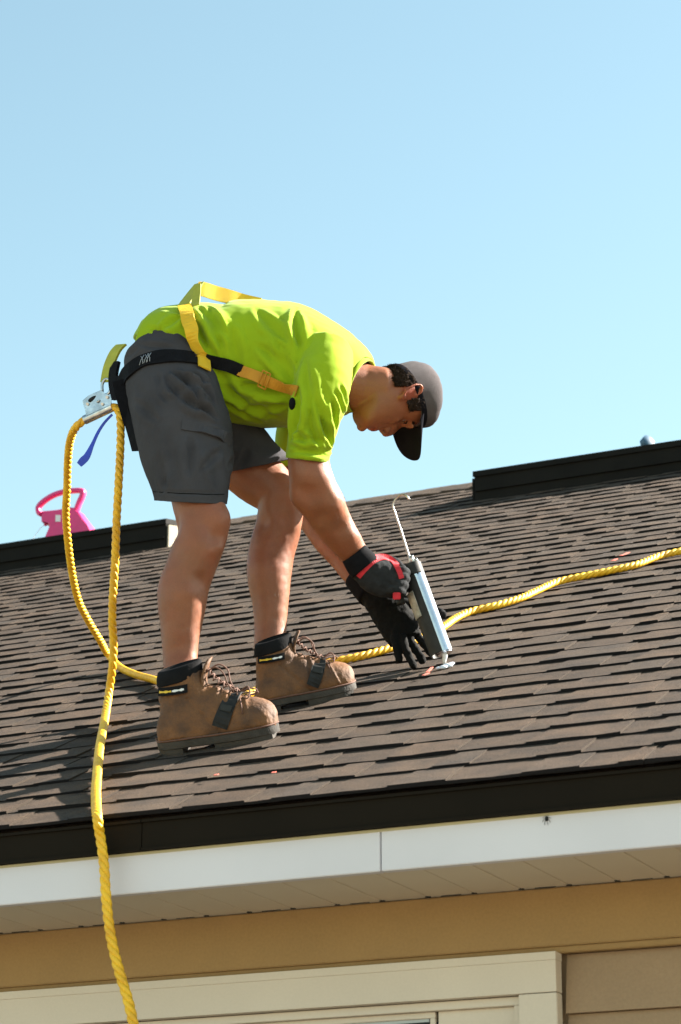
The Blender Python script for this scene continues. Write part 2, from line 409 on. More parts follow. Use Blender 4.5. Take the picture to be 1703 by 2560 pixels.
# eave: drip edge, fascia, soffit, frieze, siding
FY = EY + .018                       # fascia face
def z_at(px, py, Y): return at(px, py, Y).z
XR = [(-2, 0)]
zd1 = z_at(851, 2081, FY-.006); zf0 = z_at(851, 2187, FY)
bm = bmesh.new()
drip_top = EZ - .006
for a, b in ((X0, -2.6), (-2.598, X1)):
    box(bm, ((a+b)/2, FY-.006, (drip_top+zd1)/2), (b-a, .008, drip_top-zd1))
    box(bm, ((a+b)/2, FY-.011, zd1+.003), (b-a, .010, .006))
    box(bm, ((a+b)/2, FY-.009, drip_top-.004), (b-a, .014, .006))
obj('drip_edge', bm, m_drip, house, smooth=False)
bm = bmesh.new(); box(bm, ((X0+X1)/2, FY+.02, EZ-.03), (X1-X0, .04, .05)); obj('roof_edge_board', bm, m_dark, house, smooth=False)
XJ = at(952, 2130, FY).x
for a, b in ((X0, XJ-.0012), (XJ+.0012, X1)):
    bm = bmesh.new(); ztop = zd1+.03; box(bm, ((a+b)/2, FY+.012, (ztop+zf0)/2), (b-a, .024, ztop-zf0), bev=.0015)
    f = obj('fascia_board', bm, m_white, house, smooth=False)
bm = bmesh.new(); box(bm, ((X0+X1)/2, FY+.004, zd1-.0015), (X1-X0, .012, .008), bev=.001); obj('fascia_strip', bm, mat('dull_yellow_strip', (.46, .40, .24), .7, var=.1, vscale=12), house, smooth=False)  # thin strip, yellower than the white board
# spot on the fascia (spider) and small drip
WY = None
r = ray(851, 2262); t = (zf0+.006-CAMZ)/r.z; WY = (r*t).y          # wall plane where soffit ends
zs = zf0+.006
groove = .112/1000*0+ .1045
xg = at(851+.0, 2262, WY).x
k = 0; x = X0
# align one groove with the joint at photo x 961 (wall end)
gx = at(1072, 2243, WY).x
x = gx - math.floor((gx-X0)/groove)*groove
rs2 = random.Random(9)
bmP = None
first = None
while x < X1-.1:
    if first is None:
        bm = bmesh.new(); d_ = WY+.02-(FY+.024)
        box(bm, (groove/2, 0, 0), (groove-.0022, d_, .006), bev=.001); first = bm; me_s = bpy.data.meshes.new('soffit_board'); bm.to_mesh(me_s); bm.free(); me_s.materials.append(m_cream)
    o = bpy.data.objects.new('soffit_board', me_s); COL.objects.link(o); par(o, house)
    o.matrix_basis = Matrix.Translation((x, (WY+.02+FY+.024)/2, zs+.003+rs2.uniform(-.0004, .0004)))
    x += groove
bm = bmesh.new(); box(bm, ((X0+X1)/2, (FY+WY)/2+.05, zs+.016), (X1-X0, WY-FY+.04, .012)); obj('soffit_backing', bm, m_dark, house, smooth=False)
# small gaps (black nicks) at the wall end of the soffit
x = gx - math.floor((gx-X0)/groove)*groove; i = 0
bm = bmesh.new()
while x < X1-.1:
    L_ = .011; box(bm, (x+.001, WY-.0065, zs-.0005), (L_, .0055, .0022))
    if i % 2 == 0: box(bm, (x+groove*.5, WY-.0035, zs-.0004), (.045, .0018, .0016))
    x += groove; i += 1
tag(obj('soffit_gaps', bm, m_dark, house, smooth=False), kind='stuff')
zfz = z_at(851, 2405, WY)           # bottom of frieze face
bm = bmesh.new(); box(bm, ((X0+X1)/2, WY+.0125, (zs+zfz)/2-.001), (X1-X0, .025, zs-zfz-.002), bev=.002)
fr = obj('frieze_board', bm, m_tan, house, smooth=False)
bm = bmesh.new(); box(bm, ((X0+X1)/2, WY+.018, zfz-.0065), (X1-X0, .020, .013), bev=.002); obj('frieze_moulding', bm, m_tan, fr, smooth=False)
# wall core
BW = 2*RY-WY
bm = bmesh.new(); box(bm, ((X0+X1)/2, WY+.10, (zs+.2)/2), (X1-X0-.5, .1, zs+.2)); obj('wall', bm, m_side, house, smooth=False)
bm = bmesh.new(); box(bm, ((X0+X1)/2, BW-.1, (zs+.2)/2), (X1-X0-.5, .1, zs+.2)); obj('wall', bm, m_side, house, smooth=False)
for xx in (X0+.3, X1-.3):
    bm = bmesh.new(); prism_x(bm, [(WY+.05, 0), (WY+.05, EZ+.05), (RY, RZ-.08), (BW-.05, EZ+.05), (BW-.05, 0)], xx-.05, xx+.05); obj('gable_wall', bm, m_side, house, smooth=False)
# window opening: right end of its trim at photo x 1396
TX1 = at(1394, 2440, WY).x
# siding planks right of the window and left beyond it
zp0 = zfz - .013
SEAM = zp0 - z_at(1480, 2532, WY) 
seam_z = z_at(1480, 2526, WY)
PL = zp0 - seam_z
TX0 = TX1 - 2.3
zz = zp0; i = 0
while zz > .35:
    h_ = PL if i == 0 else .165
    for a, b in ((TX1+.007, X1-.24), (X0+.24, TX0-.007)) if zz > 1.0 else ((X0+.24, X1-.24),):
        bm = bmesh.new(); prof = [(WY+.048, zz), (WY+.040, zz), (WY+.024, zz-h_+.001), (WY+.034, zz-h_+.001), (WY+.048, zz-.03)]
        prism_x(bm, prof, a, b); obj('siding_plank', bm, m_side, house, smooth=False)
    zz -= h_; i += 1
# window
ztr = z_at(851, 2417, WY-.012)
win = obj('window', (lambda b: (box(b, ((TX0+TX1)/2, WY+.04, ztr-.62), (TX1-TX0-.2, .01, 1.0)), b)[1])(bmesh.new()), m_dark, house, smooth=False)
zh1 = z_at(1380, 2487-8, WY-.008)   # bottom of head trim
zcap = ztr - .017
bm = bmesh.new(); box(bm, ((TX0+TX1)/2, WY+.0075, (ztr+zcap)/2), (TX1-TX0+.002, .037, ztr-zcap), bev=.0008); obj('head_cap', bm, m_wtrim, win, smooth=False)
bm = bmesh.new(); box(bm, ((TX0+TX1)/2, WY+.008, (zcap+zh1)/2), (TX1-TX0, .034, zcap-zh1), bev=.0006); obj('head_trim', bm, m_wtrim, win, smooth=False)
JX = at(1300, 2520, WY).x
zsill = ztr-1.15
for a, b in ((JX, TX1), (TX0, TX0+(TX1-JX))):
    bm = bmesh.new(); box(bm, ((a+b)/2, WY+.009, (zh1-.0015+zsill)/2), (b-a, .032, zh1-.0015-zsill), bev=.0015); obj('side_trim', bm, m_wtrim, win, smooth=False)
bm = bmesh.new(); box(bm, ((TX0+TX1)/2, WY+.004, zsill-.02), (TX1-TX0+.06, .06, .038), bev=.003); obj('sill', bm, m_wtrim, win, smooth=False)
# stepped frame inside
IX0, IX1 = TX0+(TX1-JX)+.001, JX-.001; zi = zh1-.002
def ring_frame(x0, x1, z0, z1, w_, y, d):
    bm = bmesh.new()
    box(bm, ((x0+x1)/2, y, z1-w_/2), (x1-x0, d, w_), bev=.001); box(bm, ((x0+x1)/2, y, z0+w_/2), (x1-x0, d, w_), bev=.001)
    box(bm, (x0+w_/2, y, (z0+z1)/2), (w_, d, z1-z0-2*w_-.001), bev=.001); box(bm, (x1-w_/2, y, (z0+z1)/2), (w_, d, z1-z0-2*w_-.001), bev=.001); return bm
obj('outer_frame', ring_frame(IX0, IX1, zsill, zi, .017, WY+.024, .022), m_wtrim, win, smooth=False)
mx_ = at(1093, 2550, WY+.03).x
for a, b, yy in ((mx_+.0035, IX1-.0175, .036), (IX0+.0175, mx_-.0035, .036)):
    sf = obj('sash', ring_frame(a, b, zsill+.0175, zi-.0175, .09 if a > mx_ else .012, WY+yy, .014), m_wtrim, win, smooth=False)
bm = bmesh.new(); box(bm, ((IX0+mx_)/2, WY+.037, (zsill+zi)/2), (mx_-IX0-.04, .003, zi-zsill-.05)); obj('pane', bm, m_glass, win, smooth=False)

# small things on the roof and the fascia
def decal_on_roof(name, pts, m, label, cat, w_=.006):
    bm = bmesh.new()
    for (a, b) in pts:
        A = onroof(*a, .0155); B = onroof(*b, .0155); t = (B-A).normalized(); s = t.cross(NV)*w_/2
        ribbon(bm, [A, (A+B)/2+s*.4, B], [s.normalized()]*3, [NV]*3, w_, .0015)
    return tag(obj(name, bm, m, smooth=False), label, cat)
decal_on_roof('chalk_mark', [((1058, 1688), (1072, 1682)), ((1068, 1680), (1080, 1668))], m_chalk, 'short red chalk marks on the shingles just left of the gun nozzle', 'chalk mark', .008)
decal_on_roof('chalk_mark', [((1552, 1389), (1571, 1381)), ((1531, 1402), (1541, 1397))], m_chalk, 'red chalk dashes on the upper right shingles above the rope', 'chalk mark', .012)
decal_on_roof('chalk_mark', [((680, 1931), (690, 1930)), ((536, 1937), (546, 1936))], m_chalk, 'two tiny red chalk specks on the shingles below the front boot', 'chalk mark', .008)
bm = bmesh.new()
for (u, v, s) in ((1108, 1668, .012), (1120, 1664, .014), (1129, 1659, .009), (1096, 1670, .008)):
    c = onroof(u, v, .012); ell(bm, c, Vector((1, 0, 0)), SV, NV, s, s*.9, s*.45, 12)
tag(obj('sealant_bead', bm, m_seal), 'small glossy blob of pale sealant under the gun nozzle', 'sealant')
bm = bmesh.new(); sp = at(1367, 2047, FY-.001)
ell(bm, sp, Vector((1, 0, 0)), Vector((0, 1, 0)), Vector((0, 0, 1)), .0035, .003, .005, 10)
for k in range(8):
    a = k*math.pi/4+.3; e_ = sp+Vector((math.cos(a)*.009, -.001, math.sin(a)*.010-.003)); tube(bm, [sp, (sp+e_)/2+Vector((0, -.003, .003)), e_], .0005, 4)
tag(obj('spider', bm, m_dark), 'tiny dark spider on the white fascia near the right edge', 'spider')
#BODY
# ================================================================== THE WORKER
heelR = onroof(399, 1880, .012); heelL = onroof(642, 1776, .012)
person = empty('person', (heelR+heelL)/2, 'man in lime hi-vis shirt, charcoal shorts and grey cap bending over on the shingles', 'person')
PI2 = 2*math.pi
# --- head frame (forward f, crown u, right r) in world space
def scr(a, b, c): return RT*a + UP*b - FW*c
HU = scr(.845, .10, -.525).normalized(); HF = scr(.05, -.975, -.20); HF = (HF-HU*HF.dot(HU)).normalized(); HR = HF.cross(HU)
HC = at(983, 986, 5.86)
HS = .925
def hp(f, u, r): return HC + (HF*f + HU*u + HR*r)*HS
HT = [(-.122, .06, .035, .018), (-.115, .083, .02, .036), (-.10, .092, .0, .049), (-.085, .090, -.025, .056), (-.07, .094, -.038, .061), (-.055, .092, -.048, .065), (-.04, .091, -.056, .069),
      (-.02, .090, -.066, .071), (.0, .087, -.074, .073), (.03, .096, -.080, .074), (.06, .094, -.080, .073), (.088, .083, -.070, .066), (.108, .055, -.04, .048), (.116, .02, -.015, .02)]
def head_ring(row, n=40, grow=0.0):
    u, f1, f0, w_ = row; c = (f1+f0)/2; a = (f1-f0)/2+grow; out = []
    # jaw rows: widest point further back
    for k in range(n):
        q = PI2*k/n; cc, ss = math.cos(q), math.sin(q); e = 2/2.25
        f = c + a*math.copysign(abs(cc)**e, cc); r = (w_+grow)*math.copysign(abs(ss)**e, ss)
        if cc > 0: r *= (1-.20*cc*cc)
        out.append((f, u, r))
    return out
def head_rows(grow=0.0, lo=-1, hi=1):
    return [r for r in catmull(HT, 4) if lo <= r[0] <= hi]
bm = bmesh.new()
skin_rings(bm, [[hp(*p) for p in head_ring(r)] for r in head_rows()])
# nose, brows, lips, chin, ears
def hell(f, u, r, a, b, c, seg=14): ell(bm, hp(f, u, r), HF, HU, HR, a, b, c, seg)
tube(bm, [hp(.088, .026, 0), hp(.097, .008, 0), hp(.106, -.012, 0), hp(.109, -.026, 0)], [.008, .010, .012, .011], 12)
ell(bm, hp(.108, -.026, 0), HF, HU, HR, .012, .011, .012, 16); ell(bm, hp(.088, -.048, 0), HF, HU, HR, .011, .017, .018, 16)
for s in (-1, 1): ell(bm, hp(.088, -.008, .010*s), HF, HU, HR, .013, .020, .013, 16)
for s in (-1, 1):
    hell(.098, -.031, .012*s, .012, .009, .009); hell(.090, .038, .026*s, .010, .007, .022); hell(.054, -.020, .040*s, .020, .020, .016)
    # ear: rim, inner shell, lobe
    ec = hp(-.014, .008, .071*s); ef = (HF*.95-HR*.3*s).normalized(); er = (HR*s+HF*.25-HU*.0).normalized()
    eu = (HU-HF*.22).normalized()
    rim = []
    for k in range(17):
        q = -2.2 + k*4.9/16; rim.append(ec + eu*(.030*math.sin(q)+.004) - HF*(.018*math.cos(q)) + HR*s*(.010+.006*math.cos(q)))
    tube(bm, rim, [.0042]*17, 8); ell(bm, ec+HR*s*.001-HF*.001, HF, eu, HR, .017, .028, .005, 14); ell(bm, ec-eu*.028+HF*.004+HR*s*.005, HF, eu, HR, .009, .009, .005, 10)
hell(.092, -.0655, 0, .009, .0045, .020); hell(.091, -.0765, 0, .010, .0055, .018); hell(.084, -.105, 0, .014, .014, .018)
# neck
def W2(p): return p
nb = at(880, 962, 5.80); nt_ = hp(-.018, -.035, 0)
def lofts(st, n=26):
    rings = []
    for i, (c, a, b, d) in enumerate(st):
        t = (st[min(i+1, len(st)-1)][0]-st[max(i-1, 0)][0]).normalized(); v = d; side = t.cross(v).normalized(); dep = side.cross(t).normalized()
        rings.append([c+side*a*math.cos(PI2*k/n)+dep*b*math.sin(PI2*k/n) for k in range(n)])
    skin_rings(bm, rings)
vv = (nb-CAMP).normalized()
lofts([(at(850, 950, 5.78), .10, .12, vv), (nb, .068, .075, vv), (nb.lerp(nt_, .5)+UP*-.004, .062, .060, vv), (nt_, .058, .057, vv), (hp(-.012, .01, 0), .05, .055, vv)])
# torso core, arms, legs
limb(bm, [(430, 935, 5.60, 80, .11), (460, 885, 5.62, 80, .12), (520, 890, 5.66, 92, .13), (620, 890, 5.70, 102, .15), (730, 900, 5.74, 98, .15), (820, 930, 5.77, 76, .13), (880, 960, 5.79, 58, .08)], 4, 28)
# right arm: shoulder, elbow, wrist
limb(bm, [(810, 925, 5.66, 40, .045), (792, 1020, 5.61, 50, .052), (773, 1140, 5.62, 52, .052), (782, 1205, 5.64, 53, .050), (802, 1255, 5.67, 54, .050), (826, 1300, 5.71, 50, .046), (862, 1352, 5.76, 42, .038), (896, 1397, 5.81, 33, .030), (925, 1430, 5.84, 30, .024)], 5, 26, 2.1)
# left arm
limb(bm, [(805, 940, 5.90, 40, .045), (750, 1060, 5.99, 44, .048), (745, 1190, 6.02, 46, .048), (775, 1270, 6.02, 46, .046), (822, 1345, 6.02, 42, .040), (875, 1420, 6.01, 32, .030), (925, 1490, 6.00, 29, .024)], 5, 24, 2.1)
# right leg
limb(bm, [(455, 980, 5.51, 70, .07), (470, 1060, 5.50, 76, .075), (484, 1180, 5.48, 72, .072), (493, 1245, 5.47, 66, .066), (504, 1298, 5.47, 65, .062), (502, 1345, 5.465, 64, .060), (480, 1410, 5.47, 61, .060), (463, 1465, 5.475, 60, .059), (457, 1520, 5.475, 56, .055), (452, 1590, 5.475, 48, .046), (451, 1650, 5.475, 43, .040), (450, 1720, 5.475, 42, .040)], 5, 28, 2.1)
# left leg
limb(bm, [(470, 990, 5.70, 90, .09), (550, 1090, 5.74, 84, .085), (630, 1180, 5.78, 72, .074), (690, 1232, 5.80, 60, .064), (702, 1262, 5.80, 57, .060), (697, 1310, 5.805, 58, .058), (680, 1380, 5.81, 57, .056), (676, 1440, 5.81, 52, .052), (677, 1510, 5.81, 45, .044), (676, 1570, 5.81, 40, .038), (676, 1640, 5.81, 40, .038)], 5, 28, 2.1)
bme = remesh(bm, .0040, 3, .5)
eyeP = [hp(.0905, .016, .031*s) for s in (-1, 1)]
def G(d2, s): return math.exp(-d2/(2*s*s))
BM_ = BVHTree.FromPolygons([v.co.copy() for v in bme.vertices], [tuple(p.vertices) for p in bme.polygons])
MUS = [(hit(BM_, a, b_, c)[0], s_, h*1.9) for a, b_, c, s_, h in ((560, 1292, 5.43, .024, .007), (540, 1345, 5.42, .018, -.006), (548, 1368, 5.44, .016, .004), (515, 1310, 5.40, .020, -.005), (425, 1480, 5.44, .045, .007), (470, 1480, 5.41, .020, .004), (500, 1450, 5.43, .014, -.003), (430, 1320, 5.42, .020, -.005), (450, 1620, 5.44, .020, -.004),
    (742, 1245, 5.77, .024, .008), (722, 1300, 5.755, .018, -.006), (700, 1262, 5.74, .020, -.005), (648, 1430, 5.78, .040, .007), (655, 1310, 5.76, .018, -.005), (735, 1310, 5.78, .016, .004),
    (800, 1200, 5.58, .03, .006), (770, 1235, 5.58, .022, -.005), (835, 1265, 5.64, .030, .006), (800, 1290, 5.63, .018, -.004), (880, 1340, 5.74, .018, .003), (850, 1320, 5.68, .016, -.003), (752, 1180, 5.56, .03, .004))]
def bodyfn(p, nn):
    d = 0.0; q = p-HC
    if q.length < .2:
        f, u, r = q.dot(HF), q.dot(HU), q.dot(HR)
        if f > .04:
            d -= .008*G((u-.016)**2+(abs(r)-.031)**2, .011)          # sockets
            d -= .0035*G((u+.0715)**2*2.2+max(0, abs(r)-.020)**2, .0022)   # mouth slit
            d -= .003*G((u+.089)**2, .006)*G(r*r, .02)
            pass
            d -= .003*G((abs(r)-.030-.12*(-.02-u))**2, .004)*(1 if -.07 < u < -.02 else 0)
        d += .0006*noise.noise(p*60)
    else:
        d += .0016*noise.noise(p*18) + .0007*noise.noise(p*60)
        for c_, s_, h in MUS:
            q2 = (p-c_).length_squared
            if q2 < 9*s_*s_: d += h*math.exp(-q2/(2*s_*s_))
    return d
displace(bme, bodyfn)
ca = bme.color_attributes.new('tint', 'FLOAT_COLOR', 'POINT')
earR = hp(-.014, .010, .080)
for i, v in enumerate(bme.vertices):
    p = v.co; q = p-HC; c = [1, 1, 1]
    if q.length < .2:
        f, u, r = q.dot(HF), q.dot(HU), q.dot(HR)
        lip = G(((u+.0715)/.009)**2+(r/.021)**2+((f-.098)/.02)**2, 1.0)
        c = [1-.05*lip, 1-.55*lip, 1-.35*lip]
        e = G((p-earR).length_squared, .022); c[1] *= 1-.35*e; c[2] *= 1-.25*e; c[0] *= 1+.15*e
        no_ = G((p-hp(.102, -.040, .011)).length_squared, .005); c = [x*(1-.75*no_) for x in c]; nz = G((p-hp(.115, -.027, 0)).length_squared, .014); c[1] *= 1-.15*nz  # nostril shade painted as a dark tint, no hollow modelled
        st_ = 1 if (f > .0 and u < -.05) else 0; k = .93 if st_ else 1; c = [x*k for x in c]
    else:
        n_ = noise.noise(p*9)+.6*noise.noise(p*28)+.35*noise.noise(p*70); c = [1+.03*n_, 1-.08*n_, 1-.10*n_]
    ca.data[i].color = (*c, 1)
body = obj('body', bme, m_skin, person)
# short hair on shins and forearms
b2 = bmesh.new(); hr = random.Random(11); zones = []
for v in body.data.vertices:
    u, w_ = to_px(v.co)
    if (1340 < w_ < 1700 and u < 760) : zones.append(v)
    elif 1230 < w_ < 1400 and u > 770: zones.append(v)
for j in range(5200):
    v = hr.choice(zones); nn = v.normal; d_ = (nn*.75+Vector((hr.uniform(-.35, .35), hr.uniform(-.35, .35), -.8))).normalized()
    p = v.co; l_ = hr.uniform(.005, .012); a_ = d_.orthogonal().normalized()*.00022; c_ = d_.cross(a_)
    q = [b2.verts.new(x) for x in (p+a_, p-a_*.5+c_*.8, p-a_*.5-c_*.8, p+d_*l_)]
    b2.faces.new((q[0], q[1], q[3])); b2.faces.new((q[1], q[2], q[3])); b2.faces.new((q[2], q[0], q[3]))
tag(obj('body_hair', b2, mat('brown_body_hair', (.16, .09, .05), .5), person), kind='stuff')
# eyes, brows
for s, e in zip((-1, 1), eyeP):
    b2 = bmesh.new(); c = hp(.0625, .0155, .030*s); ell(b2, c, HF, HU, HR, .0115, .0115, .0115, 16); ey = obj('eyeball', b2, m_eye, person)
    b2 = bmesh.new(); ell(b2, c+(HF*.95-HU*.25).normalized()*.0095, HF, HU, HR, .003, .0065, .0065, 12); obj('iris', b2, m_iris, ey)
    b2 = bmesh.new(); 
    for j in range(26):
        t = j/25; pb = hp(.100-.020*t*t*1.2, .036+.004*math.sin(t*3), (.014+.032*t)*s); tube(b2, [pb-HU*.002, pb+HU*.003+HR*s*.004+HF*.001], [.0014, .0004], 4)
    tag(obj('eyebrow', b2, m_hair, person), kind=None)
    b2 = bmesh.new(); tube(b2, [hp(.0815, .0205, .020*s), hp(.0815, .0235, .031*s), hp(.0740, .0195, .042*s)], [.0012, .002, .0012], 6); obj('eyelid', b2, m_hair, ey)
# hair: nape and sideburns under the cap
b2 = bmesh.new(); n = 150; rows = [r for r in catmull(HT, 14)]
V = {}
def in_hair(f, u, r):
    rimu = .012 + .36*(f+.07)
    if u > rimu+.012: return False
    if f < -.030 or (f < -.012 and u < -.03 and False): return u > -.052 + max(0, (f+.07))*.55 - .01*noise.noise(Vector((f, u, r))*90)*1.2
    return .004 < f < .044 and abs(r) > .03 and u > -.004+.5*abs(f-.018)+.006*noise.noise(Vector((f*150, u*40, r*40))) + .004*noise.noise(Vector((f, u, r))*90)
for i, row in enumerate(rows):
    for k, (f, u, r) in enumerate(head_ring(row, n, .006)):
        V[i, k] = (b2.verts.new(hp(f, u, r)+(hp(f, u, r)-HC).normalized()*.003*noise.noise(hp(f, u, r)*120)), in_hair(f, u, r))
for i in range(len(rows)-1):
    for k in range(n):
        q = [V[i, k], V[i, (k+1) % n], V[i+1, (k+1) % n], V[i+1, k]]
        if all(x[1] for x in q): b2.faces.new([x[0] for x in q])
bmesh.ops.delete(b2, geom=[v for v in b2.verts if not v.link_faces], context='VERTS')
r_ = bmesh.ops.extrude_face_region(b2, geom=b2.faces[:]); 
for v in [g for g in r_['geom'] if isinstance(g, bmesh.types.BMVert)]: v.co += (HC-v.co).normalized()*.007
hair = obj('hair', b2, m_hair, person)
b2 = bmesh.new(); hr = random.Random(5)
hv = [v.co.copy() for v in hair.data.vertices]
for j in range(2600):
    p = hr.choice(hv); q = p-HC; dirn = (q.normalized()*.5 - HU*.9 - HF*.3 + Vector((hr.uniform(-.3, .3), hr.uniform(-.3, .3), hr.uniform(-.3, .3)))).normalized()
    tube(b2, [p, p+dirn*hr.uniform(.004, .009)], [.0007, .0002], 3, False)
tag(obj('hair_strands', b2, m_hair, hair), kind='stuff')
# cap: crown above a tilted rim
def rim_u(f): return .012 + .36*(f+.07)
b2 = bmesh.new(); n = 48; rings = []
CT = [( .0, .104, -.080, .078), (.35, .106, -.087, .082), (.62, .098, -.080, .078), (.82, .078, -.062, .066), (.94, .05, -.038, .046), (1.0, .010, -.004, .010)]
for t, f1, f0, w_ in catmull(CT, 4):
    ring = []
    for k in range(n):
        q = PI2*k/n; cc, ss = math.cos(q), math.sin(q); f = (f1+f0)/2+(f1-f0)/2*math.copysign(abs(cc)**.93, cc); r = w_*math.copysign(abs(ss)**.93, ss)
        if cc > 0: r *= (1-.10*cc*cc)
        base = rim_u(f)-.004; top = .130
        u = base+(top-base)*math.sin(min(1, t)*math.pi/2)**.95 if t > 0 else base
        seam = .0012*math.cos(q*6)**8
        P = hp(f-.002, u, r); P = P + (P-HC).normalized()*(-seam + .0035*noise.noise(P*28)*min(1, t*3)); ring.append(P)
    rings.append(ring)
skin_rings(b2, rings, cap=True)
capo = obj('cap', b2, m_cap, person)
b2 = bmesh.new(); tube(b2, [hp(.003, .128, 0), hp(.003, .136, 0)], [.009, .006], 10); obj('cap_button', b2, m_cap, capo)
b2 = bmesh.new(); ring = []
for k in range(n):
    q = PI2*k/n; cc, ss = math.cos(q), math.sin(q); f = .0105+.094*math.copysign(abs(cc)**.93, cc); r = .0795*math.copysign(abs(ss)**.93, ss)
    if cc > 0: r *= (1-.10*cc*cc)
    ring.append((f, r))
skin_rings(b2, [[hp(f-.002, rim_u(f)-.006, r) for f, r in ring], [hp((f)*1.012-.002, rim_u(f)-.004, r*1.012) for f, r in ring], [hp(f*1.014-.002, rim_u(f)+.012, r*1.014) for f, r in ring]], cap=False)
obj('cap_band', b2, m_brim, capo)
b2 = bmesh.new(); top, bot = [], []
NB = 26; MB = 12
for j in range(MB+1):
    t = j/MB; rowt, rowb = [], []
    for i in range(NB+1):
        q = -1 + 2*i/NB; r = .080*math.sin(q*math.pi/2); f0 = .012+.090*math.sqrt(max(0, 1-(r/.090)**2)) - .004
        ext = .098*(max(0, 1-abs(r/.0803)**5))**.5; f = f0+ext*t; u = rim_u(f0)-.003 - .008*(r/.078)**2 *(.25+.75*t) - .003*t
        rowt.append(b2.verts.new(hp(f, u+.0016, r))); rowb.append(b2.verts.new(hp(f, u-.0016, r)))
    top.append(rowt); bot.append(rowb)
for A, fl in ((top, 0), (bot, 1)):
    for j in range(MB):
        for i in range(NB):
            q = (A[j][i], A[j][i+1], A[j+1][i+1], A[j+1][i]); b2.faces.new(q if fl else q[::-1])
for i in range(NB): b2.faces.new((top[MB][i], top[MB][i+1], bot[MB][i+1], bot[MB][i])); b2.faces.new((top[0][i+1], top[0][i], bot[0][i], bot[0][i+1]))
obj('cap_brim', b2, m_brim, capo)

# --- shirt
from mathutils.kdtree import KDTree
FS = 1.25
def fold_tree(me, lst):
    """creases: (start px, end px, width, depth[, bow]) laid on the cloth surface"""
    bv = BVHTree.FromPolygons([v.co.copy() for v in me.vertices], [tuple(p.vertices) for p in me.polygons]); P = []
    for i, (a, b, w_, h, *bow) in enumerate(lst):
        bw = bow[0] if bow else (i*37 % 11 - 5)*.012; L = math.hypot(b[0]-a[0], b[1]-a[1]); n = max(4, int(L/3))
        for k in range(n+1):
            t = k/n; o_ = bw*L*4*t*(1-t); u = a[0]+(b[0]-a[0])*t-(b[1]-a[1])/L*o_; v = a[1]+(b[1]-a[1])*t+(b[0]-a[0])/L*o_
            c, n_ = hit(bv, u, v)
            if c is not None: P.append((c, i, w_*(.7+.6*math.sin(math.pi*t)), h*min(1, 5*t*(1-t)+.1)))
    kd = KDTree(len(P)); [kd.insert(p[0], k) for k, p in enumerate(P)]; kd.balance(); return kd, P
def crease(p, F):
    kd, P = F; best = {}
    for co, k, ds in kd.find_range(p, .034):
        i = P[k][1]
        if i not in best or ds < best[i][0]: best[i] = (ds, P[k][2], P[k][3])
    d = 0
    for ds, w_, h in best.values(): d -= FS*h*(math.exp(-(ds/w_)**2) - .8*math.exp(-((ds-w_*1.9)/(w_*1.1))**2))
    return d
bm = bmesh.new()
limb(bm, [(404, 862, 5.60, 92, .150), (436, 868, 5.605, 112, .165), (482, 878, 5.63, 128, .180), (540, 900, 5.66, 150, .190), (625, 908, 5.70, 162, .200), (705, 913, 5.73, 158, .205), (765, 925, 5.75, 146, .205), (822, 936, 5.77, 124, .200), (862, 948, 5.785, 100, .150), (889, 960, 5.79, 78, .100), (910, 968, 5.795, 68, .082)], 5, 40, 2.3)
limb(bm, [(815, 900, 5.66, 70, .09), (806, 960, 5.61, 72, .078), (790, 1030, 5.60, 66, .074), (777, 1085, 5.61, 60, .070), (769, 1130, 5.615, 57, .067), (767, 1154, 5.62, 56, .066), (766, 1180, 5.625, 56, .066)], 5, 30, 2.2)
limb(bm, [(800, 930, 5.92, 70, .09), (765, 1020, 5.98, 62, .074), (744, 1090, 6.0, 56, .070), (737, 1160, 6.02, 52, .066), (738, 1210, 6.02, 50, .064)], 5, 26, 2.2)
limb(bm, [(421, 882, 5.60, 99, .158), (430, 862, 5.60, 97, .156), (440, 840, 5.605, 92, .150), (456, 815, 5.61, 60, .10)], 4, 36, 2.3)
sme = remesh(bm, .0052, 4, .5)
SF = fold_tree(sme, [((742, 770, 0), (748, 860, 0), .007, .008, .1), ((480, 800, 0), (520, 868, 0), .006, .008), ((640, 770, 0), (720, 850, 0), .010, .005), ((610, 960, 0), (730, 1000, 0), .008, .006), ((560, 1000, 0), (640, 1050, 0), .007, .006), ((770, 1000, 0), (800, 1120, 0), .007, .007), ((800, 1040, 0), (828, 1128, 0), .005, .008), ((830, 1000, 0), (838, 1080, 0), .005, .008), ((735, 1060, 0), (775, 1120, 0), .006, .005), ((400, 830, 0), (455, 790, 0), .007, .005), ((370, 815, 0), (440, 850, 0), .006, .005),((748, 965, 5.56), (722, 1100, 5.56), .010, .010), ((790, 990, 5.53), (812, 1100, 5.55), .007, .007), ((765, 900, 5.55), (790, 1060, 5.53), .009, .006),
            ((838, 980, 5.55), (858, 1040, 5.58), .006, .006), ((850, 960, 5.56), (868, 1030, 5.60), .006, .005), ((720, 1112, 5.55), (832, 1128, 5.55), .006, .006), ((718, 1130, 5.55), (830, 1144, 5.55), .005, .005), ((722, 1096, 5.55), (800, 1100, 5.54), .006, .004),
            ((740, 958, 5.53), (640, 860, 5.52), .010, .008), ((742, 935, 5.53), (690, 850, 5.53), .008, .006), ((735, 980, 5.53), (590, 965, 5.50), .010, .006),
            ((500, 770, 5.50), (560, 880, 5.48), .009, .010), ((515, 765, 5.5), (572, 850, 5.49), .007, .008), ((490, 790, 5.48), (545, 900, 5.47), .008, .007), ((560, 800, 5.5), (600, 930, 5.49), .010, .005), ((530, 900, 5.48), (600, 1010, 5.50), .010, .006),
            ((545, 960, 5.48), (700, 1040, 5.53), .012, .006), ((600, 1030, 5.5), (720, 1010, 5.53), .009, .005), ((745, 780, 5.6), (752, 880, 5.54), .008, .007), ((600, 990, 5.49), (660, 1060, 5.52), .009, .005)])
